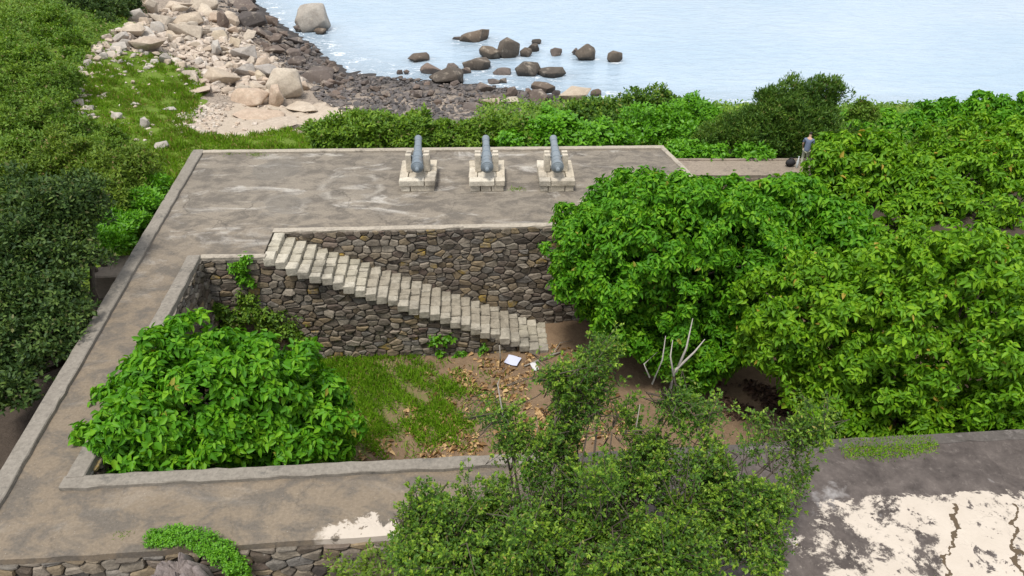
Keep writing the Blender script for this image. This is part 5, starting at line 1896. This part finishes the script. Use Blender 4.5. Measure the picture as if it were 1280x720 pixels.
# local frame: faces +y (away), stooping slightly; z up
Jb = [((0, 0, .94), .13), ((0, .03, 1.12), .125), ((0, .07, 1.30), .14), ((0, .10, 1.43), .12), ((0, .13, 1.52), .055), ((0, .16, 1.60), .075), ((0, .175, 1.70), .085), ((0, .18, 1.77), .05),
      ((-.18, .09, 1.41), .06), ((-.24, .08, 1.15), .045), ((-.22, .20, .95), .033), ((-.21, .25, .88), .035),
      ((.18, .09, 1.41), .06), ((.24, .10, 1.15), .045), ((.22, .24, .97), .033), ((.21, .29, .90), .035),
      ((-.09, .0, .86), .095), ((-.10, .04, .48), .062), ((-.10, -.05, .09), .042), ((-.11, .10, .045), .04),
      ((.09, .0, .86), .095), ((.10, .10, .48), .062), ((.10, .08, .09), .042), ((.11, .23, .045), .04)]
Eb = [(0, 1), (1, 2), (2, 3), (3, 4), (4, 5), (5, 6), (6, 7), (3, 8), (8, 9), (9, 10), (10, 11), (3, 12), (12, 13), (13, 14), (14, 15), (0, 16), (16, 17), (17, 18), (18, 19), (0, 20), (20, 21), (21, 22), (22, 23)]
for s, hnd in ((-1, 11), (1, 15)):
    hp = np.array(Jb[hnd][0])
    for k in range(5):
        off = (k - 1.5) * .017
        i0 = len(Jb)
        if k < 4:
            Jb.append((tuple(hp + (off, .03, -.05)), .009)); Jb.append((tuple(hp + (off, .05, -.085)), .0085)); Jb.append((tuple(hp + (off, .045, -.11)), .007))
        else:
            Jb.append((tuple(hp + (-s * .035, .03, -.01)), .010)); Jb.append((tuple(hp + (-s * .045, .05, -.045)), .009)); Jb.append((tuple(hp + (-s * .04, .06, -.065)), .008))
        Eb += [(hnd, i0), (i0, i0 + 1), (i0 + 1, i0 + 2)]
Jb.append(((0, .265, 1.675), .014)); Eb.append((6, len(Jb) - 1))
skin("body", Jb, Eb, M['skin'], ep)
skin("shirt", [((0, .0, .80), .165), ((0, .0, .90), .165), ((0, .03, 1.12), .155), ((0, .07, 1.30), .165), ((0, .10, 1.43), .135), ((0, .125, 1.505), .085), ((-.19, .09, 1.41), .078), ((-.235, .085, 1.22), .066), ((.19, .09, 1.41), .078), ((.235, .10, 1.22), .066)],
     [(0, 1), (1, 2), (2, 3), (3, 4), (4, 5), (4, 6), (6, 7), (4, 8), (8, 9)], M['shirt'], ep)
skin("trousers", [((0, 0, .97), .148), ((-.09, .0, .84), .112), ((-.10, .04, .48), .08), ((-.10, -.05, .12), .066), ((.09, .0, .84), .112), ((.10, .10, .48), .08), ((.10, .08, .12), .066)],
     [(0, 1), (1, 2), (2, 3), (0, 4), (4, 5), (5, 6)], M['trousers'], ep)
skin("hair", [((0, .15, 1.66), .085), ((0, .165, 1.74), .088), ((0, .18, 1.79), .06)], [(0, 1), (1, 2)], M['hair'], ep)

# bag and bottle on the path
bp = G(987, 208, -.35)
eb = empty("bag", (bp[0], bp[1], -.345), "black round bag set down on the narrow path", "bag")
V, F = [], []
for j in range(12):
    t = j / 11
    rr = (math.sin(math.pi * min(max(t, .06), .97)) ** .55)
    for i in range(20):
        a = 2 * math.pi * i / 20
        V.append((.26 * rr * math.cos(a) * (1 + .06 * math.sin(3 * a + t * 4)), .17 * rr * math.sin(a), .42 * t + .015 * math.sin(4 * a)))
for j in range(11):
    for i in range(20):
        i2 = (i + 1) % 20
        F.append((j * 20 + i, j * 20 + i2, j * 20 + 20 + i2, j * 20 + 20 + i))
F.append(tuple(range(19, -1, -1))); F.append(tuple(range(220, 240)))
mesh_obj("body", V, F, M['bag'], eb, True)
mb = MB(); mb.tube([(-.14, -.02, .36), (-.10, -.03, .46), (0, -.03, .50), (.10, -.03, .46), (.14, -.02, .36)], [.018] * 5, 6); mb.build("handle", M['bag'], eb, True)
eo = empty("bottle", (bp[0] + .30, bp[1] - .16, -.345), "thin pale bottle standing beside the black bag", "bottle")
mb = MB(); V = []
mb.tube([(0, 0, 0), (0, 0, .02), (0, 0, .36), (0, 0, .46), (0, 0, .54)], [.055, .065, .065, .035, .028], 14); mb.build("body", M['bottle'], eo, True)
mb = MB(); mb.tube([(0, 0, .54), (0, 0, .60)], [.034, .034], 12); mb.build("cap", M['bottle'], eo, True)
